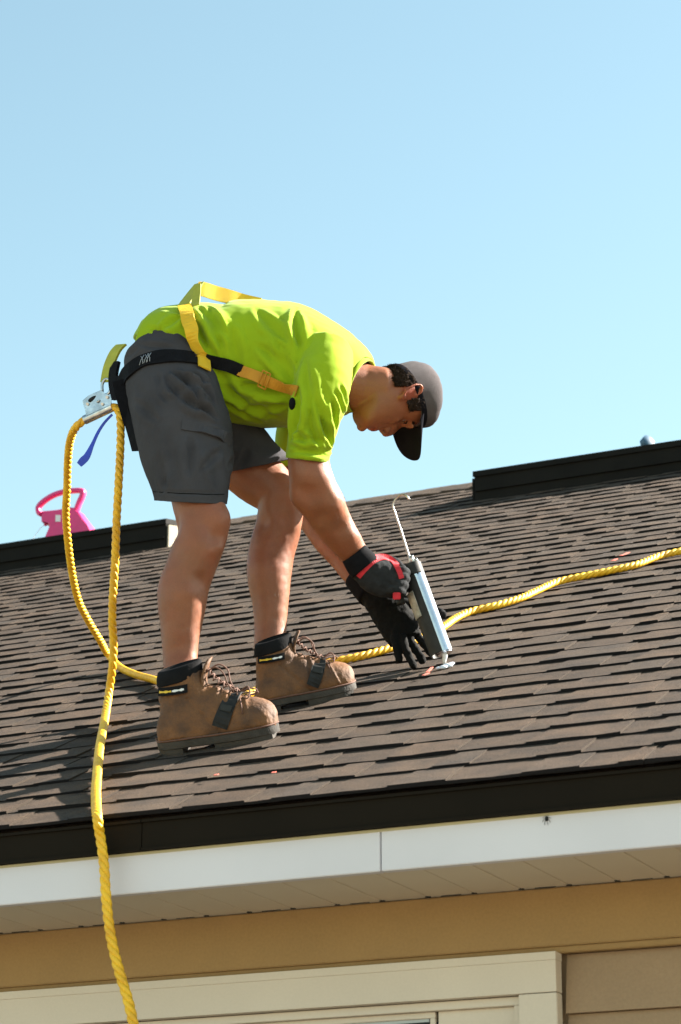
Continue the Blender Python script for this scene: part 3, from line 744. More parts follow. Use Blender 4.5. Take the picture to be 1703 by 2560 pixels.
HEMS = at(767, 1150, 5.62)
def shirtfn(p, nn):
    d = crease(p, SF)
    q = Vector((p.x*7, p.y*3, p.z*7)); a = noise.noise(q+Vector((3, 1, 7)))
    s_ = noise.noise(Vector((p.x*22+p.z*10, p.y*6, p.z*5-p.x*4)))
    d += .007*a + .004*s_*(1-abs(s_)) + .0010*noise.noise(p*45)
    return d
displace(sme, shirtfn)
cut(sme, at(770, 1151, 5.62), hemn((718, 1147), (823, 1160), 5.62), .13)
cut(sme, at(738, 1184, 6.02), (at(738, 1200, 6.02)-at(737, 1160, 6.02)).normalized(), .11)
cut(sme, at(898, 963, 5.793), (at(898, 963, 5.793)-at(862, 950, 5.785)).normalized(), .12)
shirt = obj('shirt', sme, m_shirt, person); thicken(shirt)
# collar ribbing and sleeve hems
def ring_on(cx, cy, Y, t_, v_, a, b, r, name, m, parent, n=40, warp=None):
    c = at(cx, cy, Y); side = t_.cross(v_).normalized(); dep = side.cross(t_).normalized(); pts = [c+side*a*math.cos(PI2*k/n)+dep*b*math.sin(PI2*k/n) for k in range(n)]
    bm = bmesh.new(); rings = []
    for k in range(n):
        tt = (pts[(k+1) % n]-pts[k-1]).normalized(); o_ = (pts[k]-c).normalized(); rings.append([pts[k]+o_*r*math.cos(q)*.45+t_*r*math.sin(q) for q in (0, 1.05, 2.1, 3.14, 4.2, 5.25)])
    skin_rings(bm, rings, False, True); return obj(name, bm, m, parent)
tn = (at(898, 963, 5.793)-at(862, 950, 5.785)).normalized()
ring_on(898, 963, 5.793, tn, (at(889, 959, 5.79)-CAMP).normalized(), .071, .084, .010, 'collar', m_shirt, shirt)

# --- shorts
bm = bmesh.new()
limb(bm, [(432, 868, 5.60, 84, .140), (424, 905, 5.60, 104, .155), (436, 950, 5.59, 122, .165), (452, 1010, 5.60, 118, .150), (465, 1050, 5.60, 90, .10)], 5, 36, 2.3)
limb(bm, [(425, 945, 5.53, 112, .105), (440, 1010, 5.50, 118, .110), (455, 1070, 5.49, 122, .108), (466, 1130, 5.485, 116, .102), (473, 1190, 5.48, 104, .098), (477, 1235, 5.475, 93, .096), (478, 1262, 5.475, 90, .094), (479, 1295, 5.475, 88, .094)], 5, 36, 2.3)
limb(bm, [(440, 960, 5.68, 110, .10), (505, 1040, 5.72, 104, .104), (570, 1105, 5.75, 92, .098), (628, 1160, 5.775, 80, .090), (646, 1177, 5.78, 77, .088), (672, 1200, 5.79, 76, .088)], 5, 32, 2.3)
pme = remesh(bm, .0052, 5, .5)
PF = fold_tree(pme, [((440, 930, 0), (500, 1005, 0), .006, .011), ((490, 935, 0), (540, 1010, 0), .006, .010), ((395, 930, 0), (420, 1010, 0), .007, .007), ((330, 1000, 0), (400, 1060, 0), .008, .005), ((480, 1090, 0), (470, 1200, 0), .008, .006), ((400, 1120, 0), (420, 1225, 0), .008, .006), ((500, 1180, 0), (560, 1120, 0), .007, .006), ((300, 900, 0), (350, 870, 0), .007, .004),((413, 935, 5.38), (450, 990, 5.38), .008, .011), ((430, 925, 5.39), (470, 975, 5.37), .007, .009), ((450, 990, 5.38), (535, 1030, 5.38), .009, .013), ((450, 945, 5.40), (520, 985, 5.40), .008, .011), ((470, 930, 5.41), (530, 965, 5.42), .007, .010),
            ((500, 1010, 5.40), (545, 1045, 5.40), .007, .010), ((340, 950, 5.4), (380, 1120, 5.39), .010, .004), ((505, 1066, 5.38), (578, 1090, 5.40), .004, .006), ((440, 1060, 5.38), (452, 1235, 5.38), .012, .005), ((520, 1110, 5.38), (545, 1230, 5.39), .012, .005),
            ((375, 1228, 5.39), (566, 1232, 5.39), .0035, .003), ((600, 1130, 5.68), (570, 1170, 5.67), .008, .006), ((620, 1120, 5.68), (600, 1175, 5.68), .008, .006), ((345, 860, 5.43), (440, 870, 5.43), .006, .005), ((420, 1080, 5.38), (400, 1240, 5.38), .010, .004)])
def shortfn(p, nn):
    d = crease(p, PF); s_ = noise.noise(Vector((p.x*16-p.z*4, p.y*9, p.z*6)))
    return d*.75 + .005*noise.noise(p*9+Vector((5, 2, 1))) + .005*s_*(1-abs(s_)) + .0012*noise.noise(p*50)
displace(pme, shortfn)
cut(pme, at(478, 1256, 5.475), hemn((387, 1250), (567, 1259), 5.475), .15)
cut(pme, at(630, 1168, 5.78), hemn((578, 1181), (681, 1159), 5.78), .13)
shorts = obj('shorts', pme, m_short, person); thicken(shorts)
BV = bvh_of([shirt, shorts]); BS = bvh_of([shorts])
# cargo pocket flap and hem stitching
o, C, W, N = surf_strap('pocket_flap', BS, [(455, 1062), (500, 1070), (545, 1085), (576, 1100)], .030, .003, m_short, shorts, 5.4, off=.001)
o, C, W, N = surf_strap('hem_stitch', BS, [(384, 1229), (430, 1233), (480, 1235), (530, 1237), (560, 1236)], .0022, .0015, m_stitch, shorts, 5.4, off=.0002)
o.data.materials[0] = m_collar

# --- harness: separate webbing pieces worn by the man
belt, C, W, N = surf_strap('hip_belt', BV, [(300, 968), (316, 938), (340, 915), (370, 901), (405, 894), (445, 893), (488, 898)], .046, .004, m_blk, person, 5.45, off=.003)
bm = bmesh.new()
for j, tq in enumerate((.46, .50, .54)):
    i = int(tq*(len(C)-1)); t = (C[i+1]-C[i-1]).normalized(); c = C[i]+N[i]*.0035
    for sg in (-1, 1): tube(bm, [c-W[i]*.016-t*.005*sg, c+t*.003*sg, c+W[i]*.016+t*.005*sg], .0009, 4)
obj('cross_stitching', bm, m_stitch, belt)
# vertical yellow webbing from the back over the flank
ys, C, W, N = surf_strap('yellow_flank_strap', BV, [(462, 770), (472, 800), (484, 838), (497, 872), (506, 900), (508, 926)], .036, .0035, m_yel, person, 5.45, off=.006)
bm = bmesh.new(); i = 0
P0_, P1_ = C[1], C[1]+Vector((.0, .035, .012))
ribbon(bm, [at(457, 776, C[0].y), at(464, 764, C[0].y+.02), at(480, 759, C[0].y+.06)], [W[1]]*3, [UP]*3, .038, .003); obj('strap_fold', bm, m_lime, ys, smooth=False)
# raised bridge of webbing standing off the back
bm = bmesh.new(); yb = 5.60
def bridge(cs, wd, ws, m):
    P = catmull([(*c, w_) for c, w_ in zip(cs, ws)], 4); C = [at(*p[:3]) for p in P]; rings = []
    for i, c in enumerate(C):
        t = (C[min(i+1, len(C)-1)]-C[max(i-1, 0)]).normalized(); w1 = (wd-t*wd.dot(t)).normalized(); n_ = t.cross(w1); a = w1*P[i][3]/2; d = n_*.0015; rings.append([c-a-d, c+a-d, c+a+d, c-a+d])
    bm = bmesh.new(); skin_rings(bm, rings); return obj('back_strap', bm, m, person, smooth=False)
bridge([(497, 722, yb-.03), (512, 724, yb-.02), (540, 733, yb), (575, 742, yb+.02), (610, 750, yb+.04), (650, 757, yb+.05)], (UP*.78-FW*-.5+RT*.1).normalized(), [.044, .046, .046, .044, .036, .03], m_yel)
bridge([(499, 708, yb-.02), (488, 722, yb-.03), (473, 742, yb-.05), (458, 764, yb-.08)], (RT*.35-FW*.9-UP*.2).normalized(), [.045, .045, .045, .045], m_lime)
bridge([(494, 712, yb-.05), (492, 735, yb-.07), (488, 764, yb-.10)], (RT*.8-FW*.5).normalized(), [.02, .022, .024], m_lime)
# chest strap: black elastic, then amber webbing with a buckle
surf_strap('elastic_strap', BV, [(516, 897), (540, 905), (570, 914), (606, 928)], .033, .003, m_blk, person, 5.47, off=.004)
cs, C, W, N = surf_strap('chest_strap', BV, [(598, 925), (630, 938), (662, 950), (700, 963), (745, 979)], .029, .003, m_oran, person, 5.5, off=.004)
i = len(C)//2; t = (C[i+1]-C[i-1]).normalized(); c = C[i]+N[i]*.004
bm = bmesh.new(); hw, hl = .021, .011
pp = [c+W[i]*hw+t*hl, c-W[i]*hw+t*hl, c-W[i]*hw-t*hl, c+W[i]*hw-t*hl]
for a, b in zip(pp, pp[1:]+pp[:1]): tube(bm, [a, b], .0022, 6)
tube(bm, [c+W[i]*hw, c-W[i]*hw], .0018, 6); obj('strap_buckle', bm, m_oran, cs)
c, n_ = hit(BV, 731, 1010, 5.55); bm = bmesh.new(); ell(bm, c, RT, UP, n_, .009, .017, .008, 12); obj('chest_ring', bm, m_blk, person)
# straps around the seat and thigh
def free_strap(name, pts, width, thick, m, parent, wd):
    P = catmull(pts, 4); C = [at(*p[:3]) for p in P]; bm = bmesh.new(); N = []
    for i in range(len(C)):
        t = (C[min(i+1, len(C)-1)]-C[max(i-1, 0)]).normalized(); N.append(t.cross(wd).normalized())
    ribbon(bm, C, [wd]*len(C), N, width, thick); return obj(name, bm, m, parent, smooth=False)
free_strap('seat_loop', [(304, 862, 5.56), (288, 880, 5.56), (273, 915, 5.56), (265, 955, 5.56)], .045, .006, m_lime, person, (RT*.62-FW*.75).normalized())
surf_strap('thigh_strap', BV, [(300, 950), (308, 985), (318, 1020), (330, 1060)], .040, .004, m_blk, person, 5.47, off=.003)
free_strap('thigh_strap', [(300, 940, 5.50), (302, 975, 5.49), (308, 1010, 5.48), (320, 1050, 5.46), (332, 1090, 5.45), (342, 1128, 5.45)], .040, .004, m_blk, person, (RT*.6-FW*.8).normalized())
free_strap('seat_webbing', [(290, 905, 5.55), (284, 935, 5.54), (284, 965, 5.53), (292, 1000, 5.52)], .045, .008, m_blk, person, (RT*.5-FW*.86).normalized())

# --- gloves
def finger(bm, pts, r): 
    p = catmull([(*q, 0) for q in pts], 4); tube(bm, [at(*q[:3]) for q in p], [r*(1-.18*i/len(p)) for i in range(len(p))], 10); e = at(*pts[-1]); ell(bm, e, RT, UP, FW, r*.86, r*.86, r*.86, 10)
bm = bmesh.new()
limb(bm, [(898, 1400, 5.80, 37, .036), (915, 1420, 5.815, 41, .036), (942, 1440, 5.835, 47, .034), (970, 1450, 5.85, 46, .028), (990, 1456, 5.86, 36, .020)], 4, 20, 2.3)
for k, (dx, dy) in enumerate(((6, -24), (6, -8), (2, 9), (-4, 25))):
    finger(bm, [(972+dx, 1450+dy, 5.845), (994+dx, 1448+dy, 5.845), (1008+dx, 1452+dy, 5.862), (1010+dx, 1458+dy, 5.890), (996+dx, 1462+dy, 5.905), (980+dx, 1462+dy, 5.90)], .0115)
finger(bm, [(930, 1408, 5.83), (958, 1398, 5.845), (984, 1402, 5.86), (1006, 1420, 5.875)], .0125)
gme = remesh(bm, .0026, 2, .5); displace(gme, lambda p, nn: .0015*noise.noise(p*90)+.002*noise.noise(p*40))
gr = tag(obj('glove', gme, m_glove, person), 'charcoal glove with red trim on the near hand')
BG = bvh_of([gr])
surf_strap('red_trim', BG, [(897, 1442), (912, 1424), (930, 1406), (950, 1397), (975, 1402), (995, 1420), (1004, 1446)], .013, .004, m_red, gr, 5.80, off=-.001, steps=5)
surf_strap('red_trim', BG, [(936, 1396), (955, 1391), (975, 1397), (992, 1412)], .014, .005, m_red, gr, 5.83, off=-.001, steps=5)
bm = bmesh.new(); c = at(992, 1490, 5.845); box(bm, (0, 0, 0), (.020, .006, .018), mat4(c, RT, FW, UP), bev=.002); obj('finger_tab', bm, m_red, gr, smooth=False)
bm = bmesh.new(); limb(bm, [(884, 1383, 5.785, 35, .036), (900, 1404, 5.80, 40, .039), (913, 1420, 5.81, 42, .040)], 3, 24, 2.2); obj('glove_cuff', bm, m_blk, gr)
# left glove hanging below, fingers towards the shingles, thumb round the tube
bm = bmesh.new()
limb(bm, [(908, 1462, 5.985, 32, .034), (940, 1495, 5.985, 36, .036), (972, 1530, 5.985, 46, .034), (998, 1568, 5.985, 48, .030), (1012, 1600, 5.985, 42, .024)], 4, 20, 2.3)
for pts in ([(985, 1570, 5.965), (988, 1605, 5.955), (994, 1632, 5.95), (998, 1648, 5.95)], [(1005, 1590, 5.965), (1015, 1622, 5.955), (1026, 1648, 5.95), (1033, 1663, 5.95)],
            [(1022, 1590, 5.985), (1036, 1618, 5.98), (1050, 1640, 5.975), (1056, 1652, 5.975)], [(1030, 1575, 6.0), (1052, 1600, 6.01), (1070, 1622, 6.01), (1078, 1634, 6.01)]):
    finger(bm, pts, .0118)
finger(bm, [(985, 1505, 5.99), (1030, 1508, 6.02), (1070, 1520, 6.03), (1100, 1530, 6.015), (1108, 1536, 6.0)], .0125)
lme = remesh(bm, .0026, 2, .5); displace(lme, lambda p, nn: .002*noise.noise(p*60)+.0015*noise.noise(p*110))
gl = tag(obj('glove', lme, m_gloveb, person), 'black glove on the far hand with fingers pointing down')
bm = bmesh.new(); limb(bm, [(893, 1445, 5.99, 34, .038), (915, 1470, 5.987, 36, .040), (930, 1486, 5.985, 37, .040)], 3, 22, 2.2); obj('glove_cuff', bm, m_blk, gl)

# --- boots
def boot(heel, phi, L, label, tilt=.55):
    up = (NV*tilt + Vector((0, 0, 1))*(1-tilt)).normalized()
    d0 = Vector((math.cos(phi), math.sin(phi), 0)); xw = (d0 - NV*d0.dot(NV)).normalized(); yw = NV.cross(xw); k = L/.30
    # sole lies on the roof plane; the shaft leans towards vertical
    lean = (Vector((0, 0, 1)) - NV*Vector((0, 0, 1)).dot(NV))/Vector((0, 0, 1)).dot(NV)
    def T(x, y, z):
        s = max(0, z-.03); return heel + xw*(x*k) + yw*(y*k) + NV*(z*k) + lean*(s*k*.9)
    def ringx(x, zc, hz, hy, n=24, ex=2.3, flat=0):
        out = []
        for j in range(n):
            q = PI2*j/n; c, s = math.cos(q), math.sin(q); out.append(T(x, hy*math.copysign(abs(c)**(2/ex), c), max(.014, zc+hz*math.copysign(abs(s)**(2/ex), s))))
        return out
    def ringz(z, xc, hx, hy, n=28):
        return [T(xc+hx*math.copysign(abs(math.cos(PI2*j/n))**.9, math.cos(PI2*j/n)), hy*math.copysign(abs(math.sin(PI2*j/n))**.9, math.sin(PI2*j/n)), z) for j in range(n)]
    bm = bmesh.new()
    skin_rings(bm, [ringx(*r) for r in catmull([(.004, .05, .030, .022), (.015, .055, .045, .034), (.05, .058, .050, .040), (.10, .066, .070, .041), (.14, .067, .067, .042), (.18, .060, .057, .045), (.215, .053, .046, .049), (.255, .049, .040, .046), (.282, .043, .032, .037), (.298, .036, .018, .018)], 3)])
    skin_rings(bm, [ringz(*r) for r in catmull([(.03, .066, .060, .040), (.06, .068, .066, .041), (.09, .079, .073, .040), (.12, .070, .066, .039), (.15, .062, .058, .041), (.178, .058, .052, .043)], 3)])
    me = remesh(bm, .0032, 3, .5)
    inv = lambda p: ((p-heel).dot(xw)/k, (p-heel).dot(yw)/k, (p-heel).dot(NV)/k)
    def fn(p, nn):
        x, y, z = inv(p); d = .0022*noise.noise(p*30)+.0010*noise.noise(p*90)
        d += .0025*math.exp(-((x-.245+.3*(z-.05))/.004)**2)*(1 if z > .03 else 0)            # toe cap seam
        d -= .003*math.exp(-((x-(.13-.8*(z-.07)))/.006)**2)*(1 if z < .12 else 0)            # quarter seam
        d -= .004*math.exp(-((x-.175)/.007)**2)*max(0, min(1, (z-.05)/.04)) + .003*math.exp(-((x-.195)/.006)**2)*max(0, min(1, (z-.05)/.04))
        d -= .003*math.exp(-((z-.105-.15*x)/.006)**2)*(1 if x < .14 else 0)*(.5+noise.noise(p*25))
        return d
    displace(me, fn)
    b = tag(obj('boot', me, m_leather, person), label)
    # sole with heel block and lugs
    def outline(s, n=44):
        pts = []
        for j in range(n):
            t = PI2*j/n; x = .150-.152*math.cos(t); wv = .040+.012*math.sin(max(0, x-.10)/.2*math.pi) if x > .10 else .040
            wv *= (1-((x-.15)/.154)**6)**.5 if abs(x-.15) < .154 else 0
            pts.append((x, math.copysign(wv, math.sin(t))*min(1, abs(math.sin(t))*2.6)*s))
        return pts
    bm = bmesh.new(); ol = outline(1.0)
    skin_rings(bm, [[T(x, y, z+(.010 if x > .27 else 0)*0) for x, y in outline(s)] for s, z in ((.96, .006), (1.03, .008), (1.05, .024), (.98, .029))])
    so_ = obj('sole', bm, m_sole, b, auto=40)
    bm = bmesh.new(); tube(bm, [T(x*1.0, y*1.045, .0285) for x, y in ol]+[T(ol[0][0], ol[0][1]*1.045, .0335)], .0022, 6); obj('welt', bm, m_lace, so_)
    for x0_, x1_ in ((.004, .085), (.135, .292)):
        bm = bmesh.new(); pp = [(x, y) for x, y in outline(.98) if x0_ <= x <= x1_]
        a = sorted([p for p in pp if p[1] >= 0]); c_ = sorted([p for p in pp if p[1] < 0], reverse=True); q = a+c_
        skin_rings(bm, [[T(x, y, z) for x, y in q] for z in (-.010, .0065)]); obj('sole_lug' if x0_ > .1 else 'heel_block', bm, m_sole, b, auto=40)
    # padded collar
    bm = bmesh.new(); rings = []
    for (z, g) in ((.156, 1.0), (.160, 1.04), (.174, 1.05), (.188, 1.0), (.192, .88), (.182, .78)):
        rings.append([T(.056+.0545*g*math.cos(PI2*j/28), .044*g*math.sin(PI2*j/28), z + .006*math.cos(PI2*j/28)) for j in range(28)])
    skin_rings(bm, rings, False); cl_ = obj('collar', bm, m_collar, b)
    bm = bmesh.new(); rings = []
    for (z, g) in ((.134, 1.04), (.138, 1.07), (.149, 1.05)):
        rings.append([T(.060+.060*g*math.cos(q), .045*g*math.sin(q), z) for q in [PI2*(-.5+.42*(j/14-.5)*2*.5)-.0 - .55 for j in range(15)]])
    # tag on the outer side
    tb = bmesh.new(); BVB = bvh_of([b])
    # tongue
    bm = bmesh.new(); rings = []
    for x, z, w_ in ((.125, .105, .018), (.118, .130, .022), (.116, .155, .024), (.124, .182, .024), (.132, .196, .018)):
        rings.append([T(x+.004, -w_, z), T(x+.007, 0, z+.002), T(x+.004, w_, z), T(x-.002, w_, z), T(x+.001, 0, z), T(x-.002, -w_, z)])
    skin_rings(bm, rings); obj('tongue', bm, m_leather, b)
    # laces: crossings up the front, loops falling forward
    eye = [(.205, .107), (.188, .117), (.171, .127), (.157, .137), (.145, .147), (.134, .159), (.126, .172)]
    def sy(i): return .020-.0006*i
    bm = bmesh.new()
    for i in range(len(eye)-1):
        for sg in (-1, 1):
            a, c_ = eye[i], eye[i+1]
            tube(bm, [T(a[0], -sy(i)*sg, a[1]-.001), T((a[0]+c_[0])/2+.004, 0, (a[1]+c_[1])/2+.006), T(c_[0], sy(i+1)*sg, c_[1])], .0019, 6)
    r2 = random.Random(int(L*1000)+int(phi*10))
    obj('lace', bm, m_lace, b)
    bm = bmesh.new()
    k0 = (.215, -.006, .100)
    for sg, dx, dz in ((-1, .030, .012), (1, .022, .020), (-.4, .035, .004)):
        pts = catmull([(k0[0]-.015, 0, k0[2]+.004), (k0[0]+.012, -.010*sg, k0[2]+dz), (k0[0]+dx, -.022*sg, k0[2]+dz*.4), (k0[0]+dx*.8, -.030*sg, k0[2]-.004), (k0[0]+.002, -.016*sg, k0[2]-.002)], 4); tube(bm, [T(*p) for p in pts], .0017, 6)
    for sg in (-1, 1):
        pts = catmull([(.126, -.012*sg, .166), (.150, -.020*sg, .176), (.172, -.024*sg, .160), (.180, -.016*sg, .135), (.196, -.008*sg, .110)], 4); tube(bm, [T(*p) for p in pts], .0018, 6)
    tube(bm, [T(.214, -.030, .098), T(.220, -.041, .082), T(.224, -.049, .066)], .0018, 6)
    obj('lace_loop', bm, m_lace, b)
    # rubber strap with buckle over the instep
    bm = bmesh.new(); C, W, N = [], [], []
    for j in range(19):
        q = -.35 + (math.pi+.7)*j/18; y = .050*math.cos(q); z = max(.030, .056+.047*math.sin(q)); x = .163+.42*(z-.03)
        c = T(x, y*1.04, z+.004); o_ = (yw*math.cos(q)+NV*math.sin(q)).normalized(); C.append(c); N.append(o_); 
    for j in range(19): t = (C[min(j+1, 18)]-C[max(j-1, 0)]).normalized(); W.append(t.cross(N[j]).normalized())
    ribbon(bm, C, W, N, .038*k, .0035); st_ = obj('traction_strap', bm, m_strapr, b, smooth=False)
    bm = bmesh.new(); box(bm, (0, 0, 0), (.030*k, .016, .004), mat4(C[14]+N[14]*.004, W[14], N[14].cross(W[14]), N[14]), bev=.001); obj('strap_buckle', bm, m_gun, st_, smooth=False)
    # woven tag on the outside of the ankle
    for (xa, xb, m_, nm) in ((.012, .046, m_yell_lbl, 'boot_tag'), (.048, .078, m_white_lbl, 'boot_tag')):
        bm = bmesh.new(); rings = []
        def side(x, z):
            t_ = (x-.06)/.060; return T(x, -.0455*math.sqrt(max(.05, 1-t_*t_))*1.06, z)
        for j in range(6):
            x = xa+(xb-xa)*j/5; h1 = .0022+.0010*math.sin(j*2.3+xa*99); a = side(x, .141-h1); c_ = side(x, .141+h1); o_ = -yw*.0012; rings.append([a+o_, c_+o_, c_, a])
        skin_rings(bm, rings); obj(nm, bm, m_, b, smooth=False)
    bm = bmesh.new(); rings = []
    for j in range(10):
        x = .008+.078*j/9; a = side(x, .132); c_ = side(x, .151); o_ = -yw*.0006; rings.append([a+o_, c_+o_, c_-o_*3, a-o_*3])
    skin_rings(bm, rings); obj('ankle_panel', bm, m_collar, b, smooth=False)
    tb.free()
    return b
boot(heelR, R_(14), .292, 'brown leather work boot on the near foot, lower on the roof')
boot(heelL, R_(33), .254, 'brown leather work boot on the far foot, higher on the roof')

# ================================================================== SEALANT GUN
gun = empty('sealant_gun', at(1108, 1662, 5.955), 'silver and black skeleton sealant gun held nozzle down against the shingles', 'sealant gun')
GY = 5.93
ga = at(1027, 1412, 5.915); gb = at(1108, 1634, 5.950); ax = (gb-ga).normalized(); gz = (ax.cross(FW)).normalized(); gy = gz.cross(ax).normalized(); GL = (gb-ga).length
if gz.dot(RT) < 0: gz = -gz; gy = -gy
def gp(t, a=0, b=0): return ga + ax*(GL*t) + gz*a + gy*b          # a: right in the picture, b: depth
def gtube(t0, t1, r, m, name, parent, a=0, n=24, rr=None):
    bm = bmesh.new(); tube(bm, [gp(t0, a), gp(t0, a)+ax*.0015, gp(t1, a)-ax*.0015, gp(t1, a)], [r*.93, r, rr or r, (rr or r)*.93], 36); return obj(name, bm, m, parent, auto=40)
tb_ = gtube(.09, 1.0, .0235, m_alu, 'barrel', gun, .003)
gtube(.985, 1.012, .0215, m_alu, 'barrel_cap', gun, .003)
gtube(.0, .13, .0275, m_gun, 'frame_head', gun, 0)
bm = bmesh.new(); box(bm, (0, 0, 0), (.050, .046, .040), mat4(gp(.09, -.008), gz, gy, ax), bev=.006); obj('trigger_housing', bm, m_gun, gun, smooth=False)
# cradle: half shell on the left of the barrel
bm = bmesh.new(); rings = []
for i in range(20):
    t = .14+.86*i/19; wv = .034 if t > .45 else .031; rr_ = []
    for q in [math.pi*.58+k*math.pi*.92/8 for k in range(9)]: rr_.append(gp(t, .0+wv*math.cos(q), wv*math.sin(q)))
    for q in [math.pi*.58+k*math.pi*.92/8 for k in range(8, -1, -1)]: rr_.append(gp(t, .0+(wv-.003)*math.cos(q), (wv-.003)*math.sin(q)))
    rings.append(rr_)
skin_rings(bm, rings); cr = obj('cradle', bm, m_gun, gun, auto=40)
bm = bmesh.new(); rings = []
for i in range(8):
    t = .30+.28*i/7; rings.append([gp(t, .0362*math.cos(q), .0362*math.sin(q)) for q in [math.pi*1.02+k*math.pi*.30/5 for k in range(6)]]+[gp(t, .034*math.cos(q), .034*math.sin(q)) for q in [math.pi*1.02+k*math.pi*.30/5 for k in range(5, -1, -1)]])
skin_rings(bm, rings); obj('cartridge_label', bm, m_label, cr, auto=40)
bm = bmesh.new(); tube(bm, [gp(1.0, .001), gp(1.03, .002), at(1111, 1652, 5.955), at(1112, 1663, 5.957)], [.009, .0075, .005, .003], 12); obj('nozzle', bm, m_white_lbl, gun)
bm = bmesh.new(); rod = [gp(.03, -.004), at(1024, 1395, 5.915), at(1004, 1330, 5.905), at(984, 1272, 5.895), at(982, 1262, 5.894), at(988, 1250, 5.893), at(998, 1240, 5.892), at(1008, 1236, 5.89), at(1017, 1240, 5.888), at(1024, 1249, 5.886)]
tube(bm, rod, .0029, 10)
for j in range(26):
    a = Vector(rod[1]).lerp(rod[3], j/25); tube(bm, [a-(rod[3]-rod[1]).normalized()*.0012, a+(rod[3]-rod[1]).normalized()*.0012], .0036, 8)
obj('plunger_rod', bm, m_steel, gun)
bm = bmesh.new(); tube(bm, [gp(.02, .010), gp(-.06, .008), gp(-.09, .012)], [.006, .006, .004], 8); tube(bm, [gp(.0, .018), gp(-.05, .019)], [.004, .003], 8); obj('release_lever', bm, m_steel, gun)
bm = bmesh.new(); hpts = catmull([(*gp(.06, -.02),), (*gp(.12, -.038),), (*gp(.24, -.052),), (*gp(.36, -.058),)], 4); tube(bm, hpts, [.011]*len(hpts), 12); obj('handle', bm, m_gun, gun)
bm = bmesh.new(); hpts = catmull([(*gp(.13, -.022, -.004),), (*gp(.20, -.040, -.012),), (*gp(.30, -.046, -.014),)], 4); tube(bm, hpts, [.006]*len(hpts), 10); obj('trigger', bm, m_steel, gun)

# ================================================================== ROPE GRAB, BLUE TAIL
grab = empty('rope_grab', at(245, 1010, 5.56), 'scuffed steel rope grab clipped behind the harness at the hips', 'rope grab')
gY = 5.56
def plate(pxs, Y, th, m, name, parent):
    bm = bmesh.new(); n_ = FW*th/2; f = [bm.verts.new(at(x, y, Y)-n_) for x, y in pxs]; g = [bm.verts.new(at(x, y, Y)+n_) for x, y in pxs]
    bm.faces.new(f); bm.faces.new(g[::-1])
    for i in range(len(f)): bm.faces.new((f[i], g[i], g[(i+1) % len(f)], f[(i+1) % len(f)]))
    bmesh.ops.bevel(bm, geom=[e for e in bm.edges], offset=.0008, segments=1, affect='EDGES'); return obj(name, bm, m, parent, smooth=False)
out = [(206, 1002), (220, 990), (236, 982), (254, 975), (262, 984), (280, 990), (278, 1012), (216, 1040), (212, 1022)]
plate(out, gY-.012, .003, m_steel, 'side_plate', grab)
plate(out, gY+.014, .003, m_steel, 'side_plate', grab)
bm = bmesh.new(); c = at(232, 997, gY-.014); ell(bm, c, (RT*.85+UP*.5).normalized(), (UP*.85-RT*.5).normalized(), FW, .014, .006, .002, 16); obj('plate_slot', bm, m_dark, grab)
bm = bmesh.new(); ell(bm, at(246, 1003, gY-.016), (RT*.85+UP*.5).normalized(), (UP*.85-RT*.5).normalized(), FW, .006, .003, .002, 12); obj('slot_glint', bm, m_steel, grab)
bm = bmesh.new(); tube(bm, [at(212, 1050, gY), at(246, 1034, gY), at(282, 1017, gY)], .0125, 16); obj('rope_channel', bm, m_steel, grab, auto=50)
for (u, v) in ((219, 1010), (268, 993), (256, 1010)):
    bm = bmesh.new(); p = at(u, v, gY-.014); tube(bm, [p-FW*.004, p+FW*.03], .004, 10); obj('bolt', bm, m_steel, grab, auto=50)
bm = bmesh.new(); 
lk = catmull([(256, 978), (256, 960), (264, 948), (276, 952), (277, 972), (270, 985), (258, 986), (256, 978)], 4); tube(bm, [at(u, v, gY-.004) for u, v in lk], .0042, 8); obj('carabiner', bm, m_steel, grab)
bm = bmesh.new(); tail = catmull([(281, 1036, 5.55, .006), (262, 1056, 5.55, .007), (246, 1080, 5.55, .008), (232, 1110, 5.55, .010), (218, 1140, 5.55, .018), (207, 1152, 5.55, .020), (198, 1162, 5.55, .016)], 4)
Ct = [at(*p[:3]) for p in tail]; rings = []
for i, c in enumerate(Ct):
    t = (Ct[min(i+1, len(Ct)-1)]-Ct[max(i-1, 0)]).normalized(); s_ = t.cross((FW+RT*.3).normalized()).normalized(); nn = t.cross(s_); w_ = tail[i][3]/2; rings.append([c-s_*w_-nn*.001, c+s_*w_-nn*.001, c+s_*w_+nn*.001, c-s_*w_+nn*.001])
skin_rings(bm, rings); tag(obj('webbing_tail', bm, m_blue, smooth=False), 'narrow blue webbing tail dangling below the rope grab', 'webbing')

